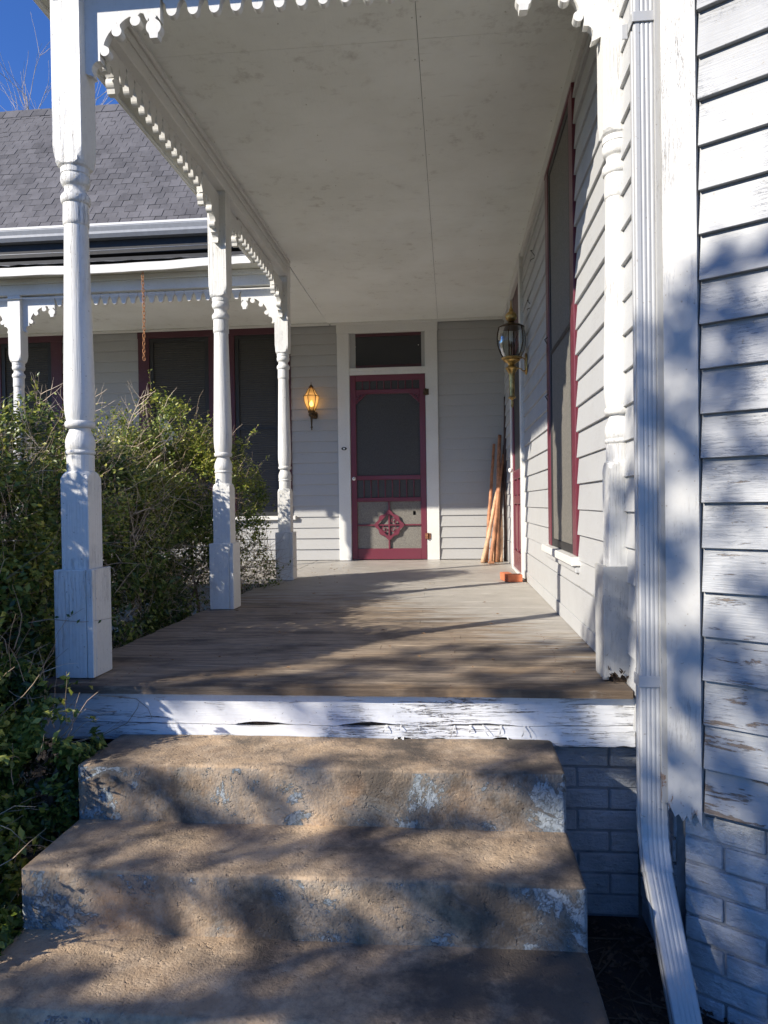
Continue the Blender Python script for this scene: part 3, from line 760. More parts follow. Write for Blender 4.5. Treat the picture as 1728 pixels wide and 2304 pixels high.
# soffits and edge boards
MB().box(-1.538, -1.419, 2.43, 5.846, 1.945, 1.957).build('soffit', M['soffit'], pr)
MB().box(-1.419, XW-.03, 2.43, 2.517, 1.945, 1.957).build('soffit', M['soffit'], pr)
MB().box(-6.4, -1.42, 5.70, 5.846, 1.930, 1.942).build('soffit', M['soffit'], pr)
MB().box(-1.558, -1.539, 2.40, 5.70, 1.93, 2.06).build('edge_board', M['trim_h'], pr, bevel=.003)
MB().box(-1.539, XW-.03, 2.405, 2.429, 1.93, 2.06).build('edge_board', M['trim_h'], pr, bevel=.003)
mb = MB(); vs = []; n = 60
for k in range(n+1):
    x = lerp(-6.4, -1.56, k/n); dz = .010*math.sin(k*.23)+.006*nz(k*.3)+(.02*math.exp(-((x+3.6)/1.0)**2))*-1
    vs += [(x, 5.675, 1.918+dz), (x, 5.699, 1.918+dz), (x, 5.699, 1.985+dz), (x, 5.675, 1.985+dz)]
fs = [(k*4+j, k*4+(j+1) % 4, (k+1)*4+(j+1) % 4, (k+1)*4+j) for k in range(n) for j in range(4)]+[(3,2,1,0), (n*4, n*4+1, n*4+2, n*4+3)]
mb.add(vs, fs); mb.build('edge_board', M['trim_h'], pr, fix=True, label='sagging white edge board of the left porch')
# weathered drip flashing, wavy
mb = MB(); vs = []
for k in range(n+1):
    x = lerp(-6.4, -1.56, k/n); dz = .010*nz(k*.37, 3)+.010*nz(k*1.1, 5)
    vs += [(x, 5.668, 1.99+dz), (x, 5.74, 2.018+dz*.6), (x, 5.90, 2.035)]
mb.add(vs, [(k*3+j, k*3+j+1, (k+1)*3+j+1, (k+1)*3+j) for k in range(n) for j in range(2)]); mb.build('drip_flashing', M['gutter'], pr)

# scalloped trim
PER = .0795
def lobe_pts():
    r = .0195; h = PER/2
    pts = []
    pts += [(-h, .012), (-h+.0035, .0135)]
    for k in range(6): # half keyhole left
        a = R(-60+k*0); break
    pts = [(-h, .034), (-h+.0045, .032), (-h+.0068, .026), (-h+.0045, .020), (-h+.0018, .017), (-h+.0016, .004), (-h+.006, -.004), (-h+.010, -.013), (-.0235, -.020), (-.0215, -.030)]
    n = 9
    for k in range(n+1):
        a = math.pi+math.pi*k/n; pts.append((.0195*math.cos(a), -.040+.0235*math.sin(a)))
    pts += [(-x, z) for x, z in reversed(pts[:10])]
    return pts
LOBE = lobe_pts()          # z measured from the root line; tip at about -.063
def trim(fn, a0, a1, ztip, ztop, name='scalloped_trim', **kw):
    """fn(a, z, t) -> point; lobes run from a0 to a1"""
    n = max(1, round((a1-a0)/PER)); per = (a1-a0)/n; sc = per/PER; mb = MB(); zr = ztip+.0635; th = .027
    for k in range(n):
        c = a0+(k+.5)*per
        ring = [(c+x*sc, z) for x, z in LOBE]
        zt_ = ztop
        poly = [(c-per/2, zt_-zr)]+ring+[(c+per/2, zt_-zr)]
        m_ = len(poly); vs = [fn(a, zr+z, -th/2) for a, z in poly]+[fn(a, zr+z, th/2) for a, z in poly]
        fs = [tuple(range(m_)), tuple(range(2*m_-1, m_-1, -1))]+[(i+m_, i+1+m_, i+1, i) for i in range(1, m_-2)]
        mb.add(vs, fs)
    return mb.build(name, M['trim'], pr, fix=True, **kw)
def circ(cx_, cy_, r, a0, a1, n=9):
    return [(cx_+r*math.cos(R(lerp(a0, a1, k/n))), cy_+r*math.sin(R(lerp(a0, a1, k/n)))) for k in range(n+1)]
def bracket_poly():
    # in picture units u right, v down; post edge at u=0
    P = [(0,-60), (755,-60), (755,235), (722,188), (704,212)]
    def kn(cx, cy, r, a0, a1, n=12): return [(cx+r*math.cos(R(lerp(a0, a1, i/n))), cy+r*math.sin(R(lerp(a0, a1, i/n)))) for i in range(n+1)]
    P += kn(685, 292, 74, -60, 52, 8) + [(725, 398), (650, 398)]
    P += kn(685, 292, 74, 128, 238, 8)
    P += [(640,205), (624,236), (608,205), (590,160), (556,152)]
    P += kn(505, 218, 52, -58, 222)
    P += [(448,180), (412,198), (378,222), (352,248)]
    P += kn(318, 308, 50, -45, 205)
    P += [(262,300), (236,330), (212,368), (196,402), (188,432)]
    P += kn(196, 490, 47, -75, 190)
    P += [(152,528), (150,566), (152,582), (112,584), (84,604), (66,636), (64,676), (84,716), (80,728), (0,690)]
    k = .000377
    return [(u*k, -v*k) for u, v in P]
BRK = bracket_poly()
def bracket(fn, a, sgn, ztop, th=.034):
    """ztop: height of v=0 line (about the frieze bottom +.02)"""
    mb = MB(); mb.prism([(a+sgn*u, ztop+v) for u, v in BRK], lambda p, q, t: fn(p, q, t), -th/2, th/2)
    return mb.build('bracket', M['trim'], pr, fix=True, bevel=.0015)
YF = 2.575; XL = -1.36; YL = 5.905
def fF(a, z, t): return (a, YF+t, z)
def fL(a, z, t): return (XL+t, a, z-.014*(a-2.6))
def fP(a, z, t): return (a, YL+t, z)
BW = .286
trim(fF, -1.305+BW, .53-BW, 1.768, 1.868)
bracket(fF, -1.305, 1, 1.842); bracket(fF, .53, -1, 1.842)
for a, b in ((2.632, 4.215), (4.330, 5.848)):
    trim(fL, a+BW, b-BW, 1.768, 1.888); bracket(fL, a, 1, 1.842); bracket(fL, b, -1, 1.842)
P5 = -3.655
trim(fP, P5+.055+BW, -1.417-BW, 1.706, 1.806); bracket(fP, P5+.055, 1, 1.77); bracket(fP, -1.417, -1, 1.77)
trim(fP, -5.9+BW, P5-.055-BW, 1.706, 1.806); bracket(fP, P5-.055, -1, 1.77)

# ------------------------------------------------------------------ posts
def squarecut(prof, half, c, n=32):
    mb = MB(); vs = []
    for z, Rr in prof:
        for k in range(n):
            a = 2*math.pi*(k+.5)/n+math.pi/4-math.pi/n
            rr = min(half/max(abs(math.cos(a)), abs(math.sin(a))), Rr); vs.append((c[0]+rr*math.cos(a), c[1]+rr*math.sin(a), z))
    fs = [(i*n+k, i*n+(k+1) % n, (i+1)*n+(k+1) % n, (i+1)*n+k) for i in range(len(prof)-1) for k in range(n)]
    fs += [tuple(range(n-1, -1, -1)), tuple((len(prof)-1)*n+k for k in range(n))]
    return mb.add(vs, fs)
SHAFT = [(.13,.048),(.192,.049),(.194,.046),(.198,.0515),(.203,.053),(.209,.0515),(.212,.048),(.218,.051),(.228,.0525),(.240,.0525),(.255,.050),(.268,.045),(.280,.0395),(.289,.037),(.292,.0375),(.294,.048),(.299,.0515),(.306,.053),(.313,.0525),(.317,.050),(.319,.0465),(.33,.049),(.35,.0518),(.38,.0537),(.42,.054),(.48,.053),(.6,.0505),(.75,.0475),(.9,.0445),(1.033,.042),(1.036,.0455),(1.05,.046),(1.08,.045),(1.112,.0445),(1.114,.048),(1.120,.051),(1.128,.0525),(1.138,.052),(1.146,.048),(1.152,.042),(1.160,.0385),(1.170,.038),(1.177,.041),(1.179,.0455),(1.186,.049),(1.194,.0515),(1.206,.0515),(1.214,.0495),(1.216,.0478),(1.219,.0478),(1.221,.0505),(1.262,.0505)]
def make_post(cx_, cy_, label):
    p = thing('porch_post', (cx_, cy_, FZ), label, 'porch post', 'turned posts carrying the porch roof')
    # clad plinth: four boards with open joints
    h = .0725; mb = MB()
    a, b = cx_-h, cx_+h; c, d = cy_-h, cy_+h; z0, z1 = FZ+.003, -.224
    MB().box(a, b-.0255, c, c+.02, z0, z1).build('plinth_board', M['post'], p, bevel=.002)
    MB().box(b-.0235, b, c, c+.02, z0, z1+.001).build('plinth_board', M['post'], p, bevel=.002)
    MB().box(b-.02, b, c+.0215, d, z0, z1+.001).build('plinth_board', M['post'], p, bevel=.002)
    MB().box(a, a+.02, c+.0215, d, z0, z1).build('plinth_board', M['post'], p, bevel=.002)
    MB().box(a+.022, b-.022, d-.02, d, z0, z1).build('plinth_board', M['post'], p, bevel=.002)
    squarecut([(FZ+.02,.2),(.100,.2),(.106,.074),(.114,.0695),(.122,.063),(.129,.056),(.134,.050)], .052, (cx_, cy_)).build('square_base', M['post'], p, bevel=.0015)
    MB().lathe(SHAFT, (cx_, cy_, 0), 40).build('turned_shaft', M['post'], p, sharp=50)
    squarecut([(1.240,.0505),(1.247,.059),(1.256,.0655),(1.270,.071),(1.287,.0748),(1.302,.0772),(1.308,.2),(1.8615,.2)], .055, (cx_, cy_)).build('square_head', M['post'], p, bevel=.0015)
    return p
post = make_post(-1.36, 2.575, 'nearest white porch post, foot in blue shade beside the steps')
for x, y, lab in ((-1.36, 4.27, 'second white porch post along the deck edge, with bush shadow on its foot'),
                  (-1.36, 5.90, 'third white porch post, at the inner corner where the two porches meet'),
                  (P5, 5.905, 'white porch post of the left wing, rising behind the hedge')):
    copy_tree(post, (x, y, FZ), label=lab)
# the half post against the wall, rotten at the foot
p4 = copy_tree(post, (.585, 2.575, FZ), label='white porch post against the side wall with a rotten foot')
for ch in list(p4.children):
    if ch.name.startswith('plinth_board'): bpy.data.objects.remove(ch)
bpy.context.view_layer.update()
h = .0725; z0, z1 = FZ+.003, -.224
def rot_board(u0, u1, fn, t0, t1, seed, amp):
    rnd = random.Random(seed); pts = []; k = u0
    while k < u1-.001:
        pts.append((k, z0+max(0, amp*(.5+.9*nz(k*42, seed)))+rnd.uniform(0, .010))); k += .0035
    pts.append((u1, z0+max(0, amp*(.5+.9*nz(u1*42, seed)))))
    mb = MB(); mb.prism(pts+[(u1, z1), (u0, z1)], fn, t0, t1); return mb
a, b, c, d = .585-h-.006, .585+h, 2.575-h, 2.575+h
MP = M['corner']
rot_board(a, b-.062, lambda p, q, t: (p, t, q), c, c+.018, 3, .035).build('plinth_board', MP, p4, fix=True)
rot_board(b-.060, b, lambda p, q, t: (p, t, q), c+.001, c+.018, 9, .05).build('plinth_board', MP, p4, fix=True)
rot_board(c+.0195, d, lambda p, q, t: (t, p, q), a+.001, a+.019, 4, .006).build('plinth_board', MP, p4, fix=True)
mb = MB(); n = 22; vs = []
for i, z in enumerate((FZ+.002, FZ+.03, FZ+.07, FZ+.12)):
    for k in range(n):
        an = 2*math.pi*k/n; rr = .052/max(abs(math.cos(an)), abs(math.sin(an)))*(1.02+.10*nz(k*1.3, i*2.1)); vs.append((.585+rr*math.cos(an), 2.575+rr*math.sin(an)-.002, z))
mb.add(vs, [(i*n+k, i*n+(k+1) % n, (i+1)*n+(k+1) % n, (i+1)*n+k) for i in range(3) for k in range(n)]); mb.build('rotten_core', M['wood_dark'], p4)
for k in range(12):
    x = random.uniform(.52, .60); z = FZ+random.uniform(.0, .05); y = c-.002+random.uniform(-.012, .01)
    mb = MB().tube([(x, y, z), (x+random.uniform(-.012, .012), y-.004, z+random.uniform(.006, .016))], [random.uniform(.002, .005), .0008], 4)
    if k == 0: splin = mb
    else: splin.add(mb.v, mb.f)
splin.build('splinters', M['wood_dark'], p4, kind='stuff')

# ------------------------------------------------------------------ deck
deck = thing('porch_deck', (-.4, 5.0, FZ), 'weathered brown plank porch deck with peeling white fascia', 'porch deck')
y = 2.405; rnd = random.Random(5); k = 0
while y < YB-.03:
    w_ = .0825; y1 = min(y+w_-.0013, YB-.002); L = -1.465+rnd.uniform(-.006, .006); x1 = XW-.003 if y > 2.62 else XW-.022
    pieces = [(L, x1)]
    if 2.7 < y and rnd.random() < .35:
        cc = rnd.uniform(L+.5, x1-.5); pieces = [(L, cc-.001), (cc+.001, x1)]
    for q0, q1 in pieces:
        n = 14; vs = []; dz = rnd.uniform(-.0012, .0003)
        front = k == 0
        for i in range(n+1):
            x = lerp(q0, q1, i/n); e = .0015*nz(x*3, y*7)
            ye = (.006*nz(x*5, 1)+.003*nz(x*23, 2)) if front else 0
            vs += [(x, y+ye, FZ-.026), (x, y1, FZ-.026), (x, y1, FZ+dz+e), (x, y+(.003 if front else .0012)+ye, FZ+dz+e), (x, y+ye, FZ+dz+e-(.004 if front else .0012))]
        fs = [(i*5+j, i*5+(j+1) % 5, (i+1)*5+(j+1) % 5, (i+1)*5+j) for i in range(n) for j in range(5)]+[(4,3,2,1,0), tuple(n*5+j for j in range(5))]
        MB().add(vs, fs).build('deck_board', M['deck'], deck, fix=True)
    y += w_; k += 1
# left wing deck
y = 5.86; 
while y < YB-.03:
    MB().box(-6.4, -1.475, y, min(y+.081, YB-.002), FZ-.026, FZ-.001).build('deck_board', M['deck'], deck); y += .0825
nl = MB(); rnd = random.Random(8)
for j in range(13):
    yy = 2.405+j*.0825+.04
    for xx in (-1.2, -.8, -.4, 0, .4):
        for dy in (-.018, .018):
            x_ = xx+rnd.uniform(-.012, .012); y_ = yy+dy+rnd.uniform(-.004, .004); nl.lathe([(0,.0032),(.0006,.003)], (x_, y_, FZ-.0004), 7)
nl.build('nail_heads', M['rust'], deck, kind='stuff')
# front fascia: a wide board with split lower lip
def fboard(x0, x1, z0f, z1f, y0, y1, name, mat, **kw):
    n = 160; vs = []
    for i in range(n+1):
        x = lerp(x0, x1, i/n); a = z0f(x); b = z1f(x)
        w = .002*nz(x*2.2, a*5)
        vs += [(x, y0+w, a), (x, y1, a), (x, y1, b), (x, y0+w, b)]
    fs = [(i*4+j, i*4+(j+1) % 4, (i+1)*4+(j+1) % 4, (i+1)*4+j) for i in range(n) for j in range(4)]+[(3,2,1,0), tuple(n*4+j for j in range(4))]
    return MB().add(vs, fs).build(name, mat, deck, fix=True, **kw)
crk = lambda x: -.748+.006*math.sin(x*2.1)+.004*nz(x*6)+.0018*nz(x*31)
gap = lambda x: .0014+max(0, .017*(nz(x*5.3, 3)+.12))*(1 if x > -.75 else .15)*(1 if x < .25 else .3)
def low(x):
    s = -.812
    j = .010*max(0, nz(x*4, 8))+.006*max(0, nz(x*19, 9))
    return s+(j+.034*max(0, min(1, (x+.45)/.15))*max(0, min(1, (.32-x)/.04))*(.35+1.1*abs(nz(x*9, 4))) if x > -.9 else 0)
fboard(-1.455, .592, lambda x: crk(x)+gap(x), lambda x: -.6445-.002*abs(nz(x*11))-.006*max(0, nz(x*5+3, 2)), 2.440, 2.462, 'fascia_board', M['fascia'], label='upper part of the split white fascia board')
fboard(-1.455, .592, low, lambda x: crk(x)-gap(x)*.6, 2.441, 2.462, 'fascia_board', M['fascia'], label='lower splintered lip of the white fascia board')
MB().box(-1.45, .59, 2.463, 2.50, -.818, -.645).build('rim_joist', M['wood_dark'], deck)
MB().box(-1.455, -1.44, 2.463, 5.85, -.81, -.645).build('side_fascia', M['fascia'], deck)
# peeled paint curls hanging from the lip
fl = MB(); rnd = random.Random(21)
for k in range(24):
    x = rnd.choice([rnd.uniform(-.35, .32), rnd.uniform(-.9, .55)]); z = rnd.choice([crk(x), low(x), low(x)])+.002; L = rnd.uniform(.012, .045); w_ = rnd.uniform(.003, .009)
    a = rnd.uniform(-.9, .9); vs = []
    cur = rnd.uniform(.005, .018)
    for i in range(6):
        t = i/5; vs += [(x-w_/2*(1-.5*t)+a*L*t*.6, 2.438-cur*math.sin(t*3), z-L*t), (x+w_/2*(1-.5*t)+a*L*t*.6, 2.438-cur*math.sin(t*3)+.001, z-L*t)]
    fl.add(vs, [(i*2, i*2+1, i*2+3, i*2+2) for i in range(5)], True)
fl.build('paint_flakes', M['trim'], deck, kind='stuff')

# ------------------------------------------------------------------ concrete steps
st = thing('concrete_steps', (-.42, 1.8, GZ), 'worn concrete porch steps with flaking blue grey paint', 'steps')
def rstep(x0, x1, y0, y1, z0, z1, seed, **kw):
    """rounded rough block: front/side grid with rounded top edge"""
    rr = .011; sec = [(y1, z0)]
    prof = []   # section from back top to front bottom, in (y,z)
    for i in range(15): prof.append((lerp(y1, y0+rr, i/14), z1, 0))
    for k in range(1, 5): a = R(90*k/4); prof.append((y0+rr-rr*math.sin(a), z1-rr+rr*math.cos(a), 0))
    for i in range(1, 13): prof.append((y0+.006*(i/12), lerp(z1-rr, z0, i/12), 0))
    nx = 90; cols = [x0]+[x0+.004, x0+.010]+[lerp(x0+.016, x1-.016, i/nx) for i in range(nx+1)]+[x1-.010, x1-.004, x1]
    vs = []
    for ci, x in enumerate(cols):
        e = min(ci, len(cols)-1-ci); sh = (.016, .006, .002)[e] if e < 3 else 0
        for (yy, zz, _) in prof:
            q = Vector((x*7, yy*7, zz*7+seed)); d = .0035*noise.noise(q)+.0016*noise.noise(q*5)
            qs = Vector((x*2.1+seed, 0, 0)); dip = -.004*noise.noise(qs)
            yy2 = max(yy, y0+sh) if True else yy; zz2 = min(zz, z1-sh)
            chip = 0
            if abs(yy-y0) < .03 and abs(zz-z1) < .03: chip = .010*max(0, noise.noise(Vector((x*13, seed, 3)))-.15)
            vs.append((x+(0), yy2-d*.7+chip, zz2+d*.6+dip-chip))
    m_ = len(prof)
    fs = [(c_*m_+r_, c_*m_+r_+1, (c_+1)*m_+r_+1, (c_+1)*m_+r_) for c_ in range(len(cols)-1) for r_ in range(m_-1)]
    mb = MB(); mb.add(vs, fs, True)
    # side faces
    for ci in (0, len(cols)-1):
        ring = [ci*m_+r_ for r_ in range(m_)]
        n0 = len(mb.v); mb.v.append((cols[ci], y1, z0)); mb.f.append(tuple(ring+[n0]) if ci == 0 else tuple([n0]+ring[::-1])); mb.sm.append(False)
    return mb.build('step', M['concrete'], st, fix=True, **kw)
SX0, SX1 = -1.168, .325
rstep(SX0, SX1, 2.147, 2.437, GZ, -.792, 1, label='top step')
rstep(SX0-.002, SX1+.004, 1.845, 2.16, GZ, -.966, 5, label='middle step')
rstep(SX0-.005, SX1+.006, 1.545, 1.86, GZ, -1.132, 9, label='lower step')
rstep(SX0-.006, SX1+.006, 1.20, 1.56, GZ, -1.30, 13, label='bottom step')
# ------------------------------------------------------------------ downspout
ds = thing('downspout', (.561, 2.12, GZ), 'ribbed white metal downspout running down the corner of the bay', 'downspout')
def section(w_=.072, d_=.052):
    h = w_/2; q = d_/2; P = [(-h+.004, -q)]
    for k in range(4):
        c = lerp(-h+.018, h-.018, k/3); P += [(c-.0036, -q), (c-.0016, -q+.0013), (c+.0016, -q+.0013), (c+.0036, -q)]
    P += [(h-.004, -q), (h, -q+.004), (h, -.008), (h-.003, -.005), (h-.003, .005), (h, .008), (h, q-.004), (h-.004, q), (-h+.004, q), (-h, q-.004), (-h, .008), (-h+.003, .005), (-h+.003, -.005), (-h, -.008), (-h, -q+.004)]
    return P
def sweep(path, sc, name, **kw):
    sec = section(); n = len(sec); vs = []; path = [Vector(p) for p in path]
    for i, p in enumerate(path):
        t = (path[min(i+1, len(path)-1)]-path[max(i-1, 0)]).normalized()
        x = Vector((1, 0, 0)); x = (x-t*x.dot(t)).normalized(); yv = t.cross(x)
        if yv.y < 0: yv = -yv
        s = sc[i] if isinstance(sc, list) else sc
        for a, b in sec: vs.append(p+x*a*s+yv*b*s)
    fs = [(i*n+k, i*n+(k+1) % n, (i+1)*n+(k+1) % n, (i+1)*n+k) for i in range(len(path)-1) for k in range(n)]
    return MB().add(vs, fs).build(name, M['aluminium'], ds, fix=True, **kw)
DC = (.561, 2.126)
sweep([(DC[0], DC[1], 3.3), (DC[0], DC[1], -.50)], 1.0, 'pipe', label='upper pipe')
sweep([(DC[0], DC[1], -.485), (DC[0], DC[1], -.90)], 1.04, 'pipe', label='lower pipe')
el = [(DC[0], DC[1]+.001, -.88)]; a = 0; p = Vector(el[0])
for k in range(9):
    ang = R(k*3.6); p = p+Vector((.02*math.sin(ang)*.35, -math.sin(ang), -math.cos(ang)))*.019; el.append(tuple(p))
sweep(el, [1.08 if k % 2 else 1.045 for k in range(len(el))], 'elbow')
e = Vector(el[-1]); dd_ = Vector((.06, -.50, -.86)).normalized()
sweep([e-dd_*.01, e+dd_*.6], 1.0, 'extension_pipe')
for zz in (1.345, ):
    MB().box(DC[0]-.039, DC[0]+.040, DC[1]-.031, DC[1]-.0265, zz-.014, zz+.014).box(DC[0]-.0415, DC[0]-.0385, DC[1]-.031, DC[1]+.028, zz-.014, zz+.014).box(DC[0]-.058, DC[0]-.0415, DC[1]+.02, DC[1]+.023, zz-.03, zz+.012).build('strap', M['aluminium'], ds, bevel=.001)
MB().box(DC[0]-.040, DC[0]+.041, DC[1]-.0315, DC[1]-.0285, -.527, -.495).box(DC[0]-.0415, DC[0]-.0385, DC[1]-.0315, DC[1]+.028, -.527, -.495).build('strap', M['aluminium'], ds, bevel=.001)
for q in (.09, .0): 
    pt = Vector((DC[0]+.012, DC[1]-.0295, -.87+q)); MB().lathe([(0,.0035),(.002,.002)], pt, 8).build('screw', M['aluminium'], ds)

# ------------------------------------------------------------------ lanterns
def ystick(mb, pts, r): mb.tube(pts, r, 6)
def lantern_big():
    X, Y_, = .470, 5.57
    t = thing('wall_lantern', (XW-.02, Y_, 1.03), 'large unlit brass wall lantern with curved clear glass on the side wall', 'wall lantern')
    c = (X, Y_, 0)
    MB().lathe([(1.310,.098),(1.316,.100),(1.325,.088),(1.338,.060),(1.347,.036),(1.352,.026),(1.360,.022)], c, 24).build('cap', M['bronze'], t, sharp=40)
    MB().lathe([(1.358,.018),(1.364,.030),(1.378,.040),(1.395,.045),(1.408,.043),(1.42,.034),(1.432,.022),(1.438,.014),(1.444,.018),(1.450,.016),(1.462,.008),(1.475,.005),(1.515,.0035)], c, 20).build('finial', M['brass'], t, sharp=40)
    gp = [(1.308,.096),(1.27,.106),(1.23,.110),(1.19,.108),(1.15,.098),(1.115,.082),(1.088,.066)]
    NP = 6
    for k in range(NP):
        a0 = 2*math.pi*(k+.25)/NP; a1 = 2*math.pi*(k+1.25)/NP; vs = []
        for z, r in gp:
            for q in range(5):
                a = lerp(a0, a1, q/4); vs.append((X+r*math.cos(a), Y_+r*math.sin(a), z))
        MB().add(vs, [(i*5+q, i*5+q+1, (i+1)*5+q+1, (i+1)*5+q) for i in range(len(gp)-1) for q in range(4)], True).build('glass_pane', M['glass'], t)
        MB().tube([(X+(r+.002)*math.cos(a0), Y_+(r+.002)*math.sin(a0), z) for z, r in gp], .0042, 6).build('cage_bar', M['bronze'], t)
    MB().lathe([(1.092,.070),(1.086,.080),(1.080,.078),(1.074,.062),(1.066,.064),(1.060,.058),(1.050,.040),(1.044,.030),(1.036,.026),(1.028,.018)], c, 24).build('lower_cup', M['brass'], t, fix=True, sharp=40)
    MB().lathe([(1.030,.022),(1.020,.034),(1.012,.046),(1.004,.048),(.998,.040),(.985,.036),(.972,.026),(.962,.024),(.950,.0225),(.80,.0195),(.795,.020),(.790,.030),(.784,.029),(.776,.016),(.768,.008),(.755,.010),(.740,.009),(.725,.010),(.708,.002)], c, 20).build('tail', M['brass'], t, fix=True, sharp=40)
    for dx, dy in ((-.018, -.012), (.018, -.004), (0, .018)):
        MB().lathe([(1.088,.006),(1.17,.006),(1.171,.008),(1.185,.008),(1.215,.003)], (X+dx, Y_+dy, 0), 10).build('candle', M['bronze'], t)
    MB().prism([(Y_-.045, 1.0), (Y_-.04, .985), (Y_, .955), (Y_+.04, .985), (Y_+.045, 1.0), (Y_+.045, 1.07), (Y_+.03, 1.10), (Y_, 1.12), (Y_-.03, 1.10), (Y_-.045, 1.07)], lambda a, b, q: (q, a, b), XW-.030, XW-.017).build('back_plate', M['brass'], t, fix=True, bevel=.003)
    MB().tube([(XW-.03, Y_, 1.07), (XW-.045, Y_, 1.084), (XW-.065, Y_, 1.083), (X+.06, Y_, 1.074)], .0045, 8).build('arm', M['brass'], t)
    MB().tube([(XW-.03, Y_, .985), (XW-.045, Y_, .985), (XW-.06, Y_, 1.0), (XW-.08, Y_, 1.008), (X+.04, Y_, 1.0)], .0045, 8).build('arm', M['brass'], t)
lantern_big()
def lantern_small():
    X, Y_ = -1.495, YB-.115
    t = thing('wall_lantern', (X, YB-.02, .92), 'small lit bronze wall lantern with amber glass beside the screen door', 'wall lantern')
    c = (X, Y_, 0)
    MB().lathe([(1.265,.012),(1.268,.024),(1.274,.030),(1.280,.024),(1.286,.014),(1.292,.016),(1.298,.009),(1.305,.003),(1.332,.0018)], c, 16).build('finial', M['bronze'], t, sharp=40)
    gp1 = [(1.262,.026),(1.24,.042),(1.20,.060),(1.178,.080)]; gp2 = [(1.178,.083),(1.14,.079),(1.10,.070),(1.06,.055),(1.018,.034)]
    for k in range(6):
        a0 = 2*math.pi*(k+.25)/6; a1 = 2*math.pi*(k+1.25)/6
        for gp in (gp1, gp2):
            vs = [(X+r*math.cos(a), Y_+r*math.sin(a), z) for z, r in gp for a in (a0, a1)]
            MB().add(vs, [(i*2, i*2+1, i*2+3, i*2+2) for i in range(len(gp)-1)]).build('glass_pane', M['amber'], t)
            MB().tube([(X+r*math.cos(a0), Y_+r*math.sin(a0), z) for z, r in gp], .0035, 6).build('cage_bar', M['bronze'], t)
    ring = [(X+.084*math.cos(2*math.pi*(k+.25)/6), Y_+.084*math.sin(2*math.pi*(k+.25)/6), 1.178) for k in range(7)]
    MB().tube(ring, .004, 6).build('cage_ring', M['bronze'], t)
    MB().lathe([(1.02,.034),(1.012,.040),(1.0,.038),(.99,.030),(.975,.034),(.962,.030),(.952,.016),(.93,.012),(.85,.007),(.845,.013),(.838,.013),(.832,.005),(.82,.008),(.806,.001)], c, 16).build('tail', M['bronze'], t, fix=True, sharp=40)
    MB().lathe([(1.02,.014),(1.065,.014)], c, 12).build('candle', M['porcelain'], t)
    MB().lathe([(1.065,.008),(1.075,.018),(1.095,.021),(1.11,.014),(1.128,.002)], c, 12).build('bulb', M['bulb'], t)
    MB().lathe([(.94,.03),(.955,.042),(1.0,.042),(1.015,.03)], (X+.01, YB-.035, 0), 16).build('back_plate', M['bronze'], t)
    MB().tube([(X, Y_+.02, .985), (X+.005, YB-.06, .965), (X+.01, YB-.03, .98)], .009, 8).build('arm', M['bronze'], t)
    li = bpy.data.lights.new('lantern_glow', 'POINT'); li.energy = .3; li.color = (1, .6, .25); li.shadow_soft_size = .03
    lo = bpy.data.objects.new('lantern_glow', li); COL.objects.link(lo); lo.parent = t; lo.location = Vector((X, Y_-.0, 1.14))-WL[t]
lantern_small()

# ------------------------------------------------------------------ hanging chain
ch = thing('hanging_chain', (-2.46, 5.71, 1.93), 'rusty copper coloured chain hanging from the left porch soffit', 'chain')
def link_mesh():
    pts = []; L = .012; r = .0085
    for k in range(14):
        a = 2*math.pi*k/14; pts.append((r*math.cos(a), 0, (L if math.sin(a) > 0 else -L)*.8+r*math.sin(a)))
    pts.append(pts[0]); pts.append(pts[1])
    mb = MB().tube(pts, .0028, 6, caps=False); me = mb.mesh('chain_link', (0,0,0)); me.materials.append(M['chain']); return me
lm = link_mesh(); z = 1.905; k = 0
while z > 1.19:
    inst('link', lm, (-2.46+.003*math.sin(z*9), 5.71, z), ch, rot=(random.uniform(-.08, .08), random.uniform(-.12, .12), (R(20) if k % 2 else R(80)))); z -= .0305; k += 1
MB().tube([(-2.46, 5.71, 1.932), (-2.46, 5.705, 1.915), (-2.452, 5.71, 1.908)], .003, 6).build('hook', M['black'], ch)

# ------------------------------------------------------------------ poles leaning in the corner
rnd = random.Random(3)
poles = [((.313,7.45,FZ),(.545,7.80,.36),.018,'pole_pale','pale peeled pole spreading farthest left at its foot'),
 ((.352,7.48,FZ),(.465,7.84,.617),.015,'pole','reddish knotty pole with its slim top left of all the others'),
 ((.395,7.46,FZ),(.56,7.79,.50),.015,'pole','reddish brown pole whose foot stands third from the left'),
 ((.452,7.50,FZ),(.525,7.83,.711),.020,'pole','thick brown pole with a broad blunt top in the middle'),
 ((.470,7.58,FZ),(.57,7.82,.60),.013,'pole_dark','thin dark crooked stick behind the reddish poles'),
 ((.503,7.52,FZ),(.53,7.80,.10),.018,'pole_pale','short pale orange pole standing nearly upright'),
 ((.43,7.62,FZ),(.565,7.85,.30),.011,'pole_pale','short slim pale stick half hidden behind the poles'),
 ((.555,7.62,FZ),(.588,7.86,1.12),.014,'pole_dark','tallest dark pole standing in the corner itself')]
for a, b, r, mt, lab in poles:
    a, b = Vector(a)+Vector((0,0,.002)), Vector(b); n = 14; pts = []; rs = []; s = rnd.uniform(0, 50)
    for i in range(n+1):
        t = i/n; p = a.lerp(b, t); e = math.sin(math.pi*t)
        p += Vector((.014*e*nz(t*2.3, s)+.004*nz(t*9, s+3), .012*e*nz(t*2, s+9)+.003*nz(t*8, s+5), 0)); pts.append(p); rs.append(r*1.15*(1.12-.30*t)*(1+.14*nz(t*14, s+1)))
    tag(MB().tube(pts, rs, 9).build('wooden_pole', M[mt]), lab, 'pole', 'wooden poles leaning in the porch corner')
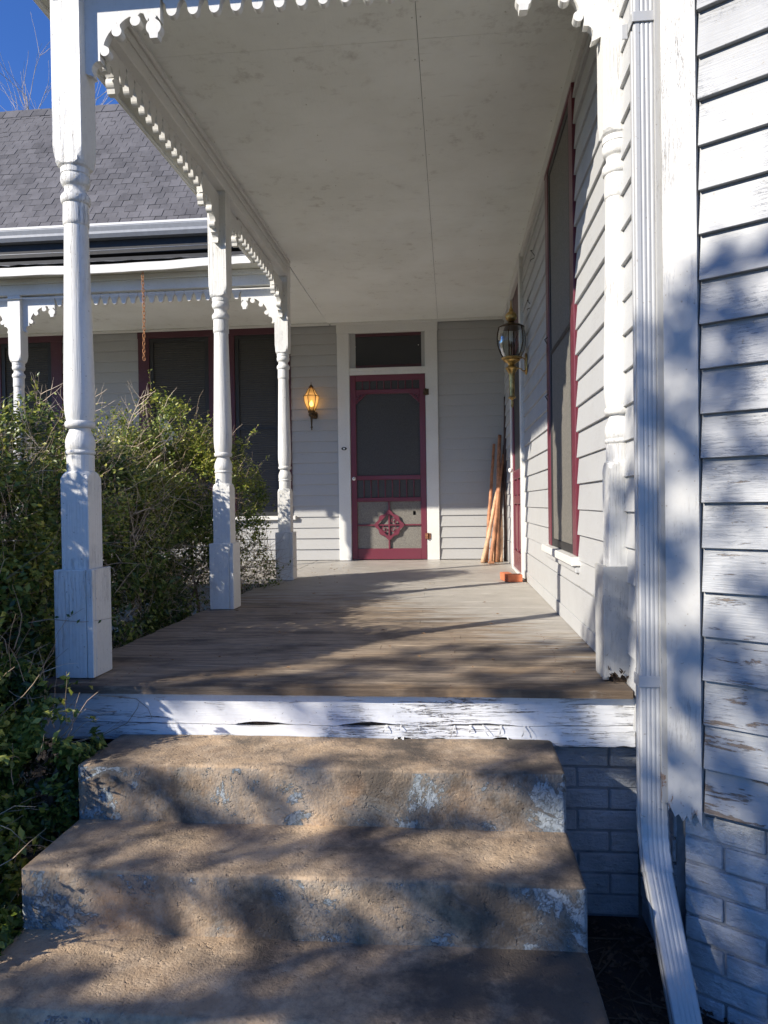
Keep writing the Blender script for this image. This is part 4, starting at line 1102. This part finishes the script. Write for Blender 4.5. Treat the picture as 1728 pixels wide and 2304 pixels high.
MB().obox((.365, 7.32, FZ), (1,.1,0), (-.1,1,0), (0,0,1), (0,.06), (0,.035), (.002,.022)).build('wood_scrap', M['pole'], bevel=.003, label='small red brown wood scrap at the foot of the poles', cat='wood scrap')

# ------------------------------------------------------------------ loose bricks by the side door
for loc, rz, dims, lab in (((.478,5.665,FZ), 4, (.112,.10,.056), 'orange brick on the deck, nearer and standing to the right of its twin'), ((.428,5.74,FZ), 8, (.07,.19,.058), 'orange brick on the deck, shaded one half behind the other brick')):
    a, b, c = dims; n = 6; mb = MB(); me = bmesh.new(); bmesh.ops.create_cube(me, size=1); bmesh.ops.subdivide_edges(me, edges=me.edges, cuts=4, use_grid_fill=True)
    for v in me.verts:
        q = v.co.copy(); v.co = Vector((q.x*a, q.y*b, (q.z+.5)*c)); v.co += q*.0035*noise.noise(q*9+Vector(loc))
    m_ = bpy.data.meshes.new('loose_brick'); me.to_mesh(m_); me.free(); m_.materials.append(M['redbrick'])
    o = bpy.data.objects.new('loose_brick', m_); COL.objects.link(o); o.location = Vector(loc)+Vector((0,0,.003)); o.rotation_euler.z = R(rz)
    bv = o.modifiers.new('b', 'BEVEL'); bv.width = .003; bv.limit_method = 'ANGLE'
    tag(o, lab, 'brick', 'loose orange bricks on the deck')

lv = MB(); rnd = random.Random(17)
for k in range(75):
    if k < 26: px, py = rnd.gauss(.55, .05), rnd.gauss(5.75, .09)
    elif k < 50: px, py = rnd.gauss(-1.12, .12), rnd.gauss(6.4, .45)
    else: px, py = rnd.uniform(-1.3, .5), rnd.uniform(2.5, 5.5)
    px = min(px, XW-.035); a = rnd.uniform(0, 6.3); s_ = rnd.uniform(.007, .017); up = rnd.uniform(.001, .007)
    u = Vector((math.cos(a), math.sin(a), rnd.uniform(-.1, .1)))*s_; v = Vector((-math.sin(a), math.cos(a), 0))*s_*.5; p = Vector((px, py, FZ+.003+up))
    lv.add([p-u, p-v+Vector((0,0,.004)), p+u, p+v+Vector((0,0,.004))], [(0,1,2),(0,2,3)])
lv.build('dead_leaves', simple('fallen_leaf', (.26,.15,.07), .8, 0, .4, 30, .1), kind='stuff', label='small dry leaves blown across the porch deck', cat='fallen leaves')

# ------------------------------------------------------------------ foliage
def leafmesh(name, P, N, size, tint, mat, parent, asp=.5, **kw):
    """P,N: (n,3) arrays ; a folded four-vertex leaf each"""
    n = len(P); rng_ = np.random.default_rng(len(name)+n)
    N = N/np.linalg.norm(N, axis=1, keepdims=True)
    A = rng_.normal(size=(n, 3)); U = np.cross(N, A); U /= np.linalg.norm(U, axis=1, keepdims=True); V = np.cross(N, U)
    s = size[:, None]
    a = P-U*s; b = P-V*s*asp+N*s*.18; c = P+U*s; d = P+V*s*asp+N*s*.18
    vv = np.stack([a, b, c, d], 1).reshape(-1, 3)
    me = bpy.data.meshes.new(name); me.vertices.add(4*n); 
    cen = vv.mean(0); me.vertices.foreach_set('co', (vv-cen).ravel())
    idx = np.arange(n)[:, None]*4; tri = np.concatenate([idx+np.array([0,1,2]), idx+np.array([0,2,3])], 1).reshape(-1)
    me.loops.add(6*n); me.loops.foreach_set('vertex_index', tri.astype(np.int32)); me.polygons.add(2*n)
    me.polygons.foreach_set('loop_start', (np.arange(2*n)*3).astype(np.int32)); me.polygons.foreach_set('loop_total', np.full(2*n, 3, np.int32))
    at = me.attributes.new('tint', 'FLOAT', 'POINT'); at.data.foreach_set('value', np.repeat(tint, 4).astype(np.float32))
    me.update(calc_edges=True); me.materials.append(mat)
    o = bpy.data.objects.new(name, me); COL.objects.link(o); c_ = Vector(cen); WL[o] = c_
    o.parent = parent; o.location = c_-WL[parent]; return tag(o, **kw)
def twigmesh(name, paths, mat, parent, **kw):
    """paths: list of (pts, r0, r1) -> three sided tubes in one mesh"""
    vs = []; fs = []
    for pts, r0, r1 in paths:
        n = len(pts); base = len(vs)
        t = (pts[-1]-pts[0]); t = t/np.linalg.norm(t); ref = np.array([.3,.9,.2]) if abs(t[1]) < .8 else np.array([1,0,0.])
        x = np.cross(t, ref); x /= np.linalg.norm(x); y = np.cross(t, x)
        for i, p in enumerate(pts):
            r = r0+(r1-r0)*i/(n-1)
            for k in range(3):
                a = 2.0944*k; q = p+(x*math.cos(a)+y*math.sin(a))*r; vs.append(q)
        for i in range(n-1):
            for k in range(3): fs.append((base+i*3+k, base+i*3+(k+1) % 3, base+(i+1)*3+(k+1) % 3, base+(i+1)*3+k))
    vs = np.array(vs); cen = vs.mean(0)
    me = bpy.data.meshes.new(name); me.from_pydata((vs-cen).tolist(), [], fs); me.materials.append(mat)
    o = bpy.data.objects.new(name, me); COL.objects.link(o); c_ = Vector(cen); WL[o] = c_
    o.parent = parent; o.location = c_-WL[parent]; return tag(o, **kw)
def curve(p0, d, L, rg, wob=.35, n=4, droop=0.):
    pts = [p0]; d = d/np.linalg.norm(d)
    for k in range(n):
        d = d+rg.normal(size=3)*wob/n; d[2] -= droop/n; d /= np.linalg.norm(d); pts.append(pts[-1]+d*L/n)
    return pts
def bush(name, loc, label, blobs, nleaf, ntwig, leaf='leaf', lsz=(.008,.014), tintb=(.0,.75), seed=0, low=.0, twr=(.4,.93), ymax=None, xmax=None, deadfrac=.25, stems=6, bare=0., nspray=0, clip=None, group=None):
    rg = np.random.default_rng(seed); t = thing(name, loc, label, 'bush', group)
    vol = np.array([b[1][0]*b[1][1]*b[1][2] for b in blobs]); vol = vol**.6; vol = vol/vol.sum()
    P = []; Nn = []; T = []; cnt = 0
    bi = rg.choice(len(blobs), size=nleaf*3, p=vol)
    u = rg.normal(size=(nleaf*3, 3)); u /= np.linalg.norm(u, axis=1, keepdims=True)
    r = 1-np.abs(rg.normal(size=nleaf*3))*.20; r = np.clip(r+rg.normal(size=nleaf*3)*.03, .2, 1.12)
    C = np.array([b[0] for b in blobs])[bi]; Rd = np.array([b[1] for b in blobs])[bi]
    pos = C+u*Rd*r[:, None]
    keep = []
    for i in range(len(pos)):
        x, y, z = pos[i]
        if z < GZ+.02: continue
        if clip and clip(x, y, z): continue
        q = noise.noise(Vector((x*4.2, y*4.2, z*4.2+seed)))+.6*noise.noise(Vector((x*11, y*11, z*11)))
        h = (z-(C[i][2]-Rd[i][2]))/(2*Rd[i][2])
        if q < .02-.25*h+bare*(1-h)*1.3: continue
        keep.append(i)
        if len(keep) >= nleaf: break
    keep = np.array(keep); pos = pos[keep]; uu = u[keep]
    # lumpy outline
    for i in range(len(pos)):
        x, y, z = pos[i]; s = .10*noise.noise(Vector((x*3.1, y*3.1, z*3.1+seed*2))); pos[i] = pos[i]+uu[i]*s
    Nv = uu*.6+np.array([-.25,-.3,.7])*.8+rg.normal(size=pos.shape)*.55
    tint = np.clip(rg.uniform(tintb[0], tintb[1], len(pos))+.35*np.array([noise.noise(Vector(p*3.3)) for p in pos])+.25*(uu[:, 2] > .3), 0, 1)  # upper leaves paler: yellow-green growth plus sunlit tops put into the tint
    # leafy sprays poking out
    if nspray:
        sp = []; st_ = []; paths = []
        for k in range(nspray):
            i = rg.integers(len(pos))
            if uu[i][2] < -.2: continue
            pts = curve(pos[i], uu[i]+np.array([0,0,.5])+rg.normal(size=3)*.3, rg.uniform(.08, .22), rg, .6, 5, .2)
            if clip and clip(*pts[-1]): continue
            paths.append((pts, .0014, .0006))
            for j in range(12):
                a = rg.uniform(0, 5); q = pts[int(a)]*(1-a % 1)+pts[min(5, int(a)+1)]*(a % 1); sp.append(q+rg.normal(size=3)*.010); st_.append(rg.uniform(.3, 1.))
        if sp:
            pos = np.concatenate([pos, np.array(sp)]); Nv = np.concatenate([Nv, rg.normal(size=(len(sp), 3))+np.array([0,0,.6])]); tint = np.concatenate([tint, np.array(st_)])
            twigmesh('shoots', paths, M['twig'], t, kind='stuff')
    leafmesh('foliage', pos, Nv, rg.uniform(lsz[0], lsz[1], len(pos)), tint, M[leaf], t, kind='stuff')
    tw = []; dead = []
    for k in range(ntwig):
        b = blobs[rg.choice(len(blobs), p=vol)]; c = np.array(b[0]); rd = np.array(b[1])
        v = rg.normal(size=3); v /= np.linalg.norm(v); rr = rg.uniform(*twr)
        p = c+v*rd*rr
        if p[2] < GZ or (clip and clip(*p)): continue
        d = v*.6+np.array([0,0,.45])+rg.normal(size=3)*.7
        pts = curve(p, d, rg.uniform(.07, .28), rg, .8, 4)
        if clip and clip(*pts[-1]): continue
        (dead if rg.random() < deadfrac else tw).append((pts, rg.uniform(.0010, .0026), .0006))
    if tw: twigmesh('twigs', tw, M['twig'], t, kind='stuff')
    if dead: twigmesh('dead_twigs', dead, M['deadtwig'], t, kind='stuff')
    b0 = np.array(blobs[0][0]); 
    for k in range(stems):
        b = blobs[k % len(blobs)]; base = np.array([b[0][0]+rg.uniform(-.15, .15), b[0][1]+rg.uniform(-.2, .2), GZ-.02])
        top = np.array(b[0])+rg.normal(size=3)*np.array(b[1])*.35; pts = []
        for i in range(8):
            q = i/7; p = base*(1-q)+top*q; p = p+np.array([.08*nz(q*3, k, seed), .08*nz(q*3, k+9, seed), 0])*math.sin(q*3.1); pts.append(tuple(p))
        MB().tube(pts, [.017*(1-.6*i/7) for i in range(8)], 7).build('stem', M['bark'], t)
    return t
inporch = lambda x, y, z: (x > -1.48 and y > 2.40 and z > FZ-.25 and y < 8 and z < 2) 
bush('hedge_bush', (-2.3, 3.7, GZ), 'tangled privet hedge full of bare tan twigs behind the nearest post',
     [((-2.25,3.7,-.45),(.72,.85,.95)), ((-2.5,3.1,-.6),(.6,.6,.95)), ((-2.15,4.3,-.6),(.58,.55,1.05))], 80000, 9000, seed=2, twr=(.6,1.0), clip=lambda x, y, z: x > -1.50+.03*math.sin(y*9) and y > 2.3, bare=.45, deadfrac=.4, stems=9, nspray=200, lsz=(.011,.019), tintb=(.0,.8))
bush('hedge_bush', (-1.95, 5.0, GZ), 'tall bright green privet bush reaching between the second and third posts',
     [((-2.0,4.95,-.15),(.46,.45,.95)), ((-1.76,5.15,-.05),(.44,.38,.62)), ((-2.3,4.8,-.2),(.5,.5,.85))], 42000, 2400, leaf='leaf_y', seed=5, clip=lambda x, y, z: x > -1.32 or (x > -1.46 and z < -.3) or z < -.75+.2*(x > -2), bare=.35, deadfrac=.3, stems=4, nspray=260, lsz=(.009,.016), tintb=(.0,.8))
bush('hedge_bush', (-1.72, 5.35, GZ), 'sparse thin stemmed shrub tangled round the foot of the third post',
     [((-1.80,5.25,-.65),(.34,.35,.55)), ((-1.55,5.5,-.55),(.25,.25,.35))], 2600, 1500, seed=8, bare=.1, deadfrac=.2, stems=5, nspray=60, lsz=(.009,.016), clip=lambda x, y, z: x > -1.15 or z < FZ-.2 and x > -1.46)
bush('hedge_bush', (-2.5, 2.6, GZ), 'dark glossy shrub at the left edge beyond the nearest post',
     [((-2.35,2.95,-.45),(.62,.55,.92)), ((-1.9,2.75,-.55),(.34,.30,.80))], 48000, 1800, deadfrac=.12, seed=9, clip=lambda x, y, z: x > -1.49 and y > 2.38, bare=.0, stems=5, nspray=160, lsz=(.012,.020), tintb=(.0,.75))
bush('hedge_bush', (-2.3, 1.8, GZ), 'tall leafy shrub just outside the left edge of the picture that shades the nearest post',
     [((-2.35,1.98,-.05),(.45,.36,.82)), ((-2.15,2.20,-.25),(.36,.28,.7))], 26000, 1500, seed=12, stems=5, lsz=(.014,.022))
bush('hedge_bush', (-1.6, 2.1, GZ), 'leafy shrub leaning over the left end of the fascia board',
     [((-1.72,2.12,-.90),(.40,.30,.66)), ((-1.37,2.22,-.86),(.21,.14,.27)), ((-1.55,2.3,-.62),(.22,.12,.22))], 36000, 350, deadfrac=.05, seed=14, bare=.0, stems=4, nspray=110, lsz=(.011,.019), tintb=(.0,.85), clip=lambda x, y, z: (x > -1.50 and y > 2.43 and z > FZ-.2) or (x > -1.18 and z < -.79 and y > 1.8) or x > -1.10)
bush('hedge_bush', (-1.5, 1.7, GZ), 'low bright leaved shrub spilling beside the lower steps',
     [((-1.46,1.72,-1.18),(.27,.34,.28)), ((-1.65,2.0,-1.1),(.35,.3,.4))], 20000, 350, leaf='leaf_y', deadfrac=.05, seed=15, stems=3, nspray=60, lsz=(.012,.020), tintb=(.0,.8), clip=lambda x, y, z: x > -1.12 or (x > -1.175 and z < -1.1 and y < 1.86) or (x > -1.175 and y > 1.84))
# bare forked twigs above the hedge
fork = thing('bare_twigs', (-2.3, 4.0, .3), 'pale forked dead twigs standing up above the hedge top', 'twigs')
rg = np.random.default_rng(77); paths = []
for bx, by, bz, dx in ((-2.40,4.0,.38,.35),(-2.15,4.0,.38,.45),(-2.32,4.1,.35,.15),(-1.98,4.3,.4,.3),(-2.55,3.9,.3,.1)):
    main = curve(np.array([bx,by,bz]), np.array([dx,-.1,1.]), .34, rg, .35, 6); paths.append((main, .0035, .001))
    for j in (2,3,4,5):
        for s in (-1, 1):
            sub = curve(main[j], np.array([s*.8+dx,0,.7]), rg.uniform(.08,.2), rg, .5, 4); paths.append((sub, .002, .0007))
            paths.append((curve(sub[2], np.array([s*.3,0,1.]), .07, rg, .5, 3), .0013, .0005))
twigmesh('branch', paths, M['deadtwig'], fork)
# a thin runner across the post plinth and small vine on the fascia
rn_ = thing('vine_runner', (-1.35, 2.46, -.45), 'thin dark vine runner crossing the foot of the nearest post', 'vine')
paths = [([np.array(p) for p in ((-1.50,2.45,-.405),(-1.44,2.485,-.398),(-1.38,2.492,-.405),(-1.32,2.49,-.409),(-1.27,2.53,-.408),(-1.22,2.56,-.40))], .0016, .001),
         ([np.array(p) for p in ((-1.22,2.40,-.648),(-1.16,2.43,-.66),(-1.10,2.435,-.668),(-1.06,2.436,-.70),(-1.045,2.436,-.735))], .0014, .001),
         ([np.array(p) for p in ((-1.30,2.36,-.80),(-1.20,2.40,-.782),(-1.13,2.425,-.75),(-1.095,2.43,-.70),(-1.09,2.435,-.68))], .002, .0012)]
twigmesh('stem', paths, M['twig'], rn_)
lp = np.array([(-1.37,2.485,-.385),(-1.355,2.485,-.375),(-1.33,2.48,-.405),(-1.27,2.52,-.412),(-1.41,2.48,-.39)]); leafmesh('leaf', lp, np.tile([0,-1,.3], (5,1))+0., np.full(5,.010), np.full(5,.3), M['leaf'], rn_)

# bare tree behind the roof
def baretree(name, base, H, seed, label, lean=(0,0), depth=5, r0=.12, mat='bark'):
    rg = np.random.default_rng(seed); t = thing(name, base, label, 'tree'); paths = []
    def grow(p, d, L, r, lev):
        n = 5; pts = curve(p, d, L, rg, .28, n); paths.append((pts, r, r*.62))
        if lev == 0: return
        for k in range(3 if lev > 1 else 4):
            i = rg.integers(2, n+1) if k else n
            a = rg.normal(size=3)*.55; nd = (pts[i]-pts[i-1]); nd = nd/np.linalg.norm(nd)+a+np.array([0,0,.25]); grow(pts[i], nd, L*rg.uniform(.6,.82), r*.6, lev-1)
    grow(np.array(base, float), np.array([lean[0], lean[1], 1.]), H*.36, r0, depth)
    tr_ = paths[:1]; twigmesh('trunk', tr_, M[mat], t); twigmesh('branches', paths[1:], M[mat], t, kind='stuff'); return t
baretree('bare_tree', (-7.5, 13.2, GZ), 9.9, 4, 'leafless tree whose thin top shows over the roof ridge at the far left', r0=.05, mat='deadtwig')
baretree('bare_tree', (-5.4, 14.5, GZ), 8.6, 9, 'leafless tree with faint twigs over the ridge, right of the nearest post', r0=.05, mat='deadtwig')

# ------------------------------------------------------------------ tree outside the frame whose shade dapples the porch
def shade_tree():
    slope = .533; ss = Vector((.798, .602)); hh = Vector((-.602, .798)); S0 = -4.7
    def W(h, e, s): return np.array([ss.x*s+hh.x*h, ss.y*s+hh.y*h, e-slope*s])
    t = thing('oak_tree', tuple(W(2.3, 0, S0)[:2])+(GZ,), 'evergreen oak standing in front of the house, outside the picture to the left', 'tree')
    rg = np.random.default_rng(42)
    hs = [-2.5,.2,1.0,1.7,2.3,2.75,3.4,4.0,4.6,5.2,5.8,6.2]; es = [1.5,1.70,1.70,1.35,.75,.1,.15,.62,.95,.75,.35,-.3]
    P = []; paths = []
    tb = W(2.3, 0, S0); tb[2] = GZ; tt = W(2.3, -1.5, S0)
    hub = [W(2.3,-1.5,S0), W(1.0,-.2,S0), W(3.9,-.4,S0), W(.2,.7,S0), W(4.8,.2,S0)]
    MB().tube([tuple(tb), tuple((tb+tt)/2+np.array([.06,.03,0])), tuple(tt)], [.16,.12,.10], 10).build('trunk', M['bark'], t)
    for a in hub[1:]: paths.append(([hub[0], (hub[0]+a)/2+np.array([0,0,-.1]), a], .045, .018))
    D = .05
    for h0 in np.arange(-1.8, 6.0, D):
        for e0 in np.arange(-1.9, 1.75, D):
            h = h0+rg.uniform(-.5, .5)*D; e = e0+rg.uniform(-.5, .5)*D
            if e > np.interp(h, hs, es)-.05: continue
            q = .6*noise.noise(Vector((h*2.4, e*3.0, 3.3)))+.95*noise.noise(Vector((h*6.5+e*3, e*8-h*2.8, 7.7)))+.7*noise.noise(Vector((h*13, e*15, 1.7)))
            if h < 1.45: thr = .08 if e > 1.2 else (-.02 if e > .55 else -.5)
            elif h < 2.9: thr = .05 if e > -.6 else (.05 if h > 1.7 else -.12)
            else: thr = .06
            if q < thr: continue
            s = S0+rg.normal()*.4; c = W(h, e, s)
            n = rg.integers(10, 15); P.append(c+rg.normal(size=(n, 3))*np.array([.022,.022,.02]))
            if rg.random() < .12:
                j = min(range(5), key=lambda k: np.linalg.norm(hub[k]-c)); paths.append(([hub[j], (hub[j]+c)/2+rg.normal(size=3)*.12, c], .007, .002))
    P = np.concatenate(P)
    leafmesh('crown', P, rg.normal(size=P.shape)+np.array([0,0,.4]), rg.uniform(.022,.036,len(P)), rg.uniform(0,1,len(P)), M['leaf_tree'], t, kind='stuff')
    twigmesh('branches', paths, M['bark'], t, kind='stuff')
shade_tree()
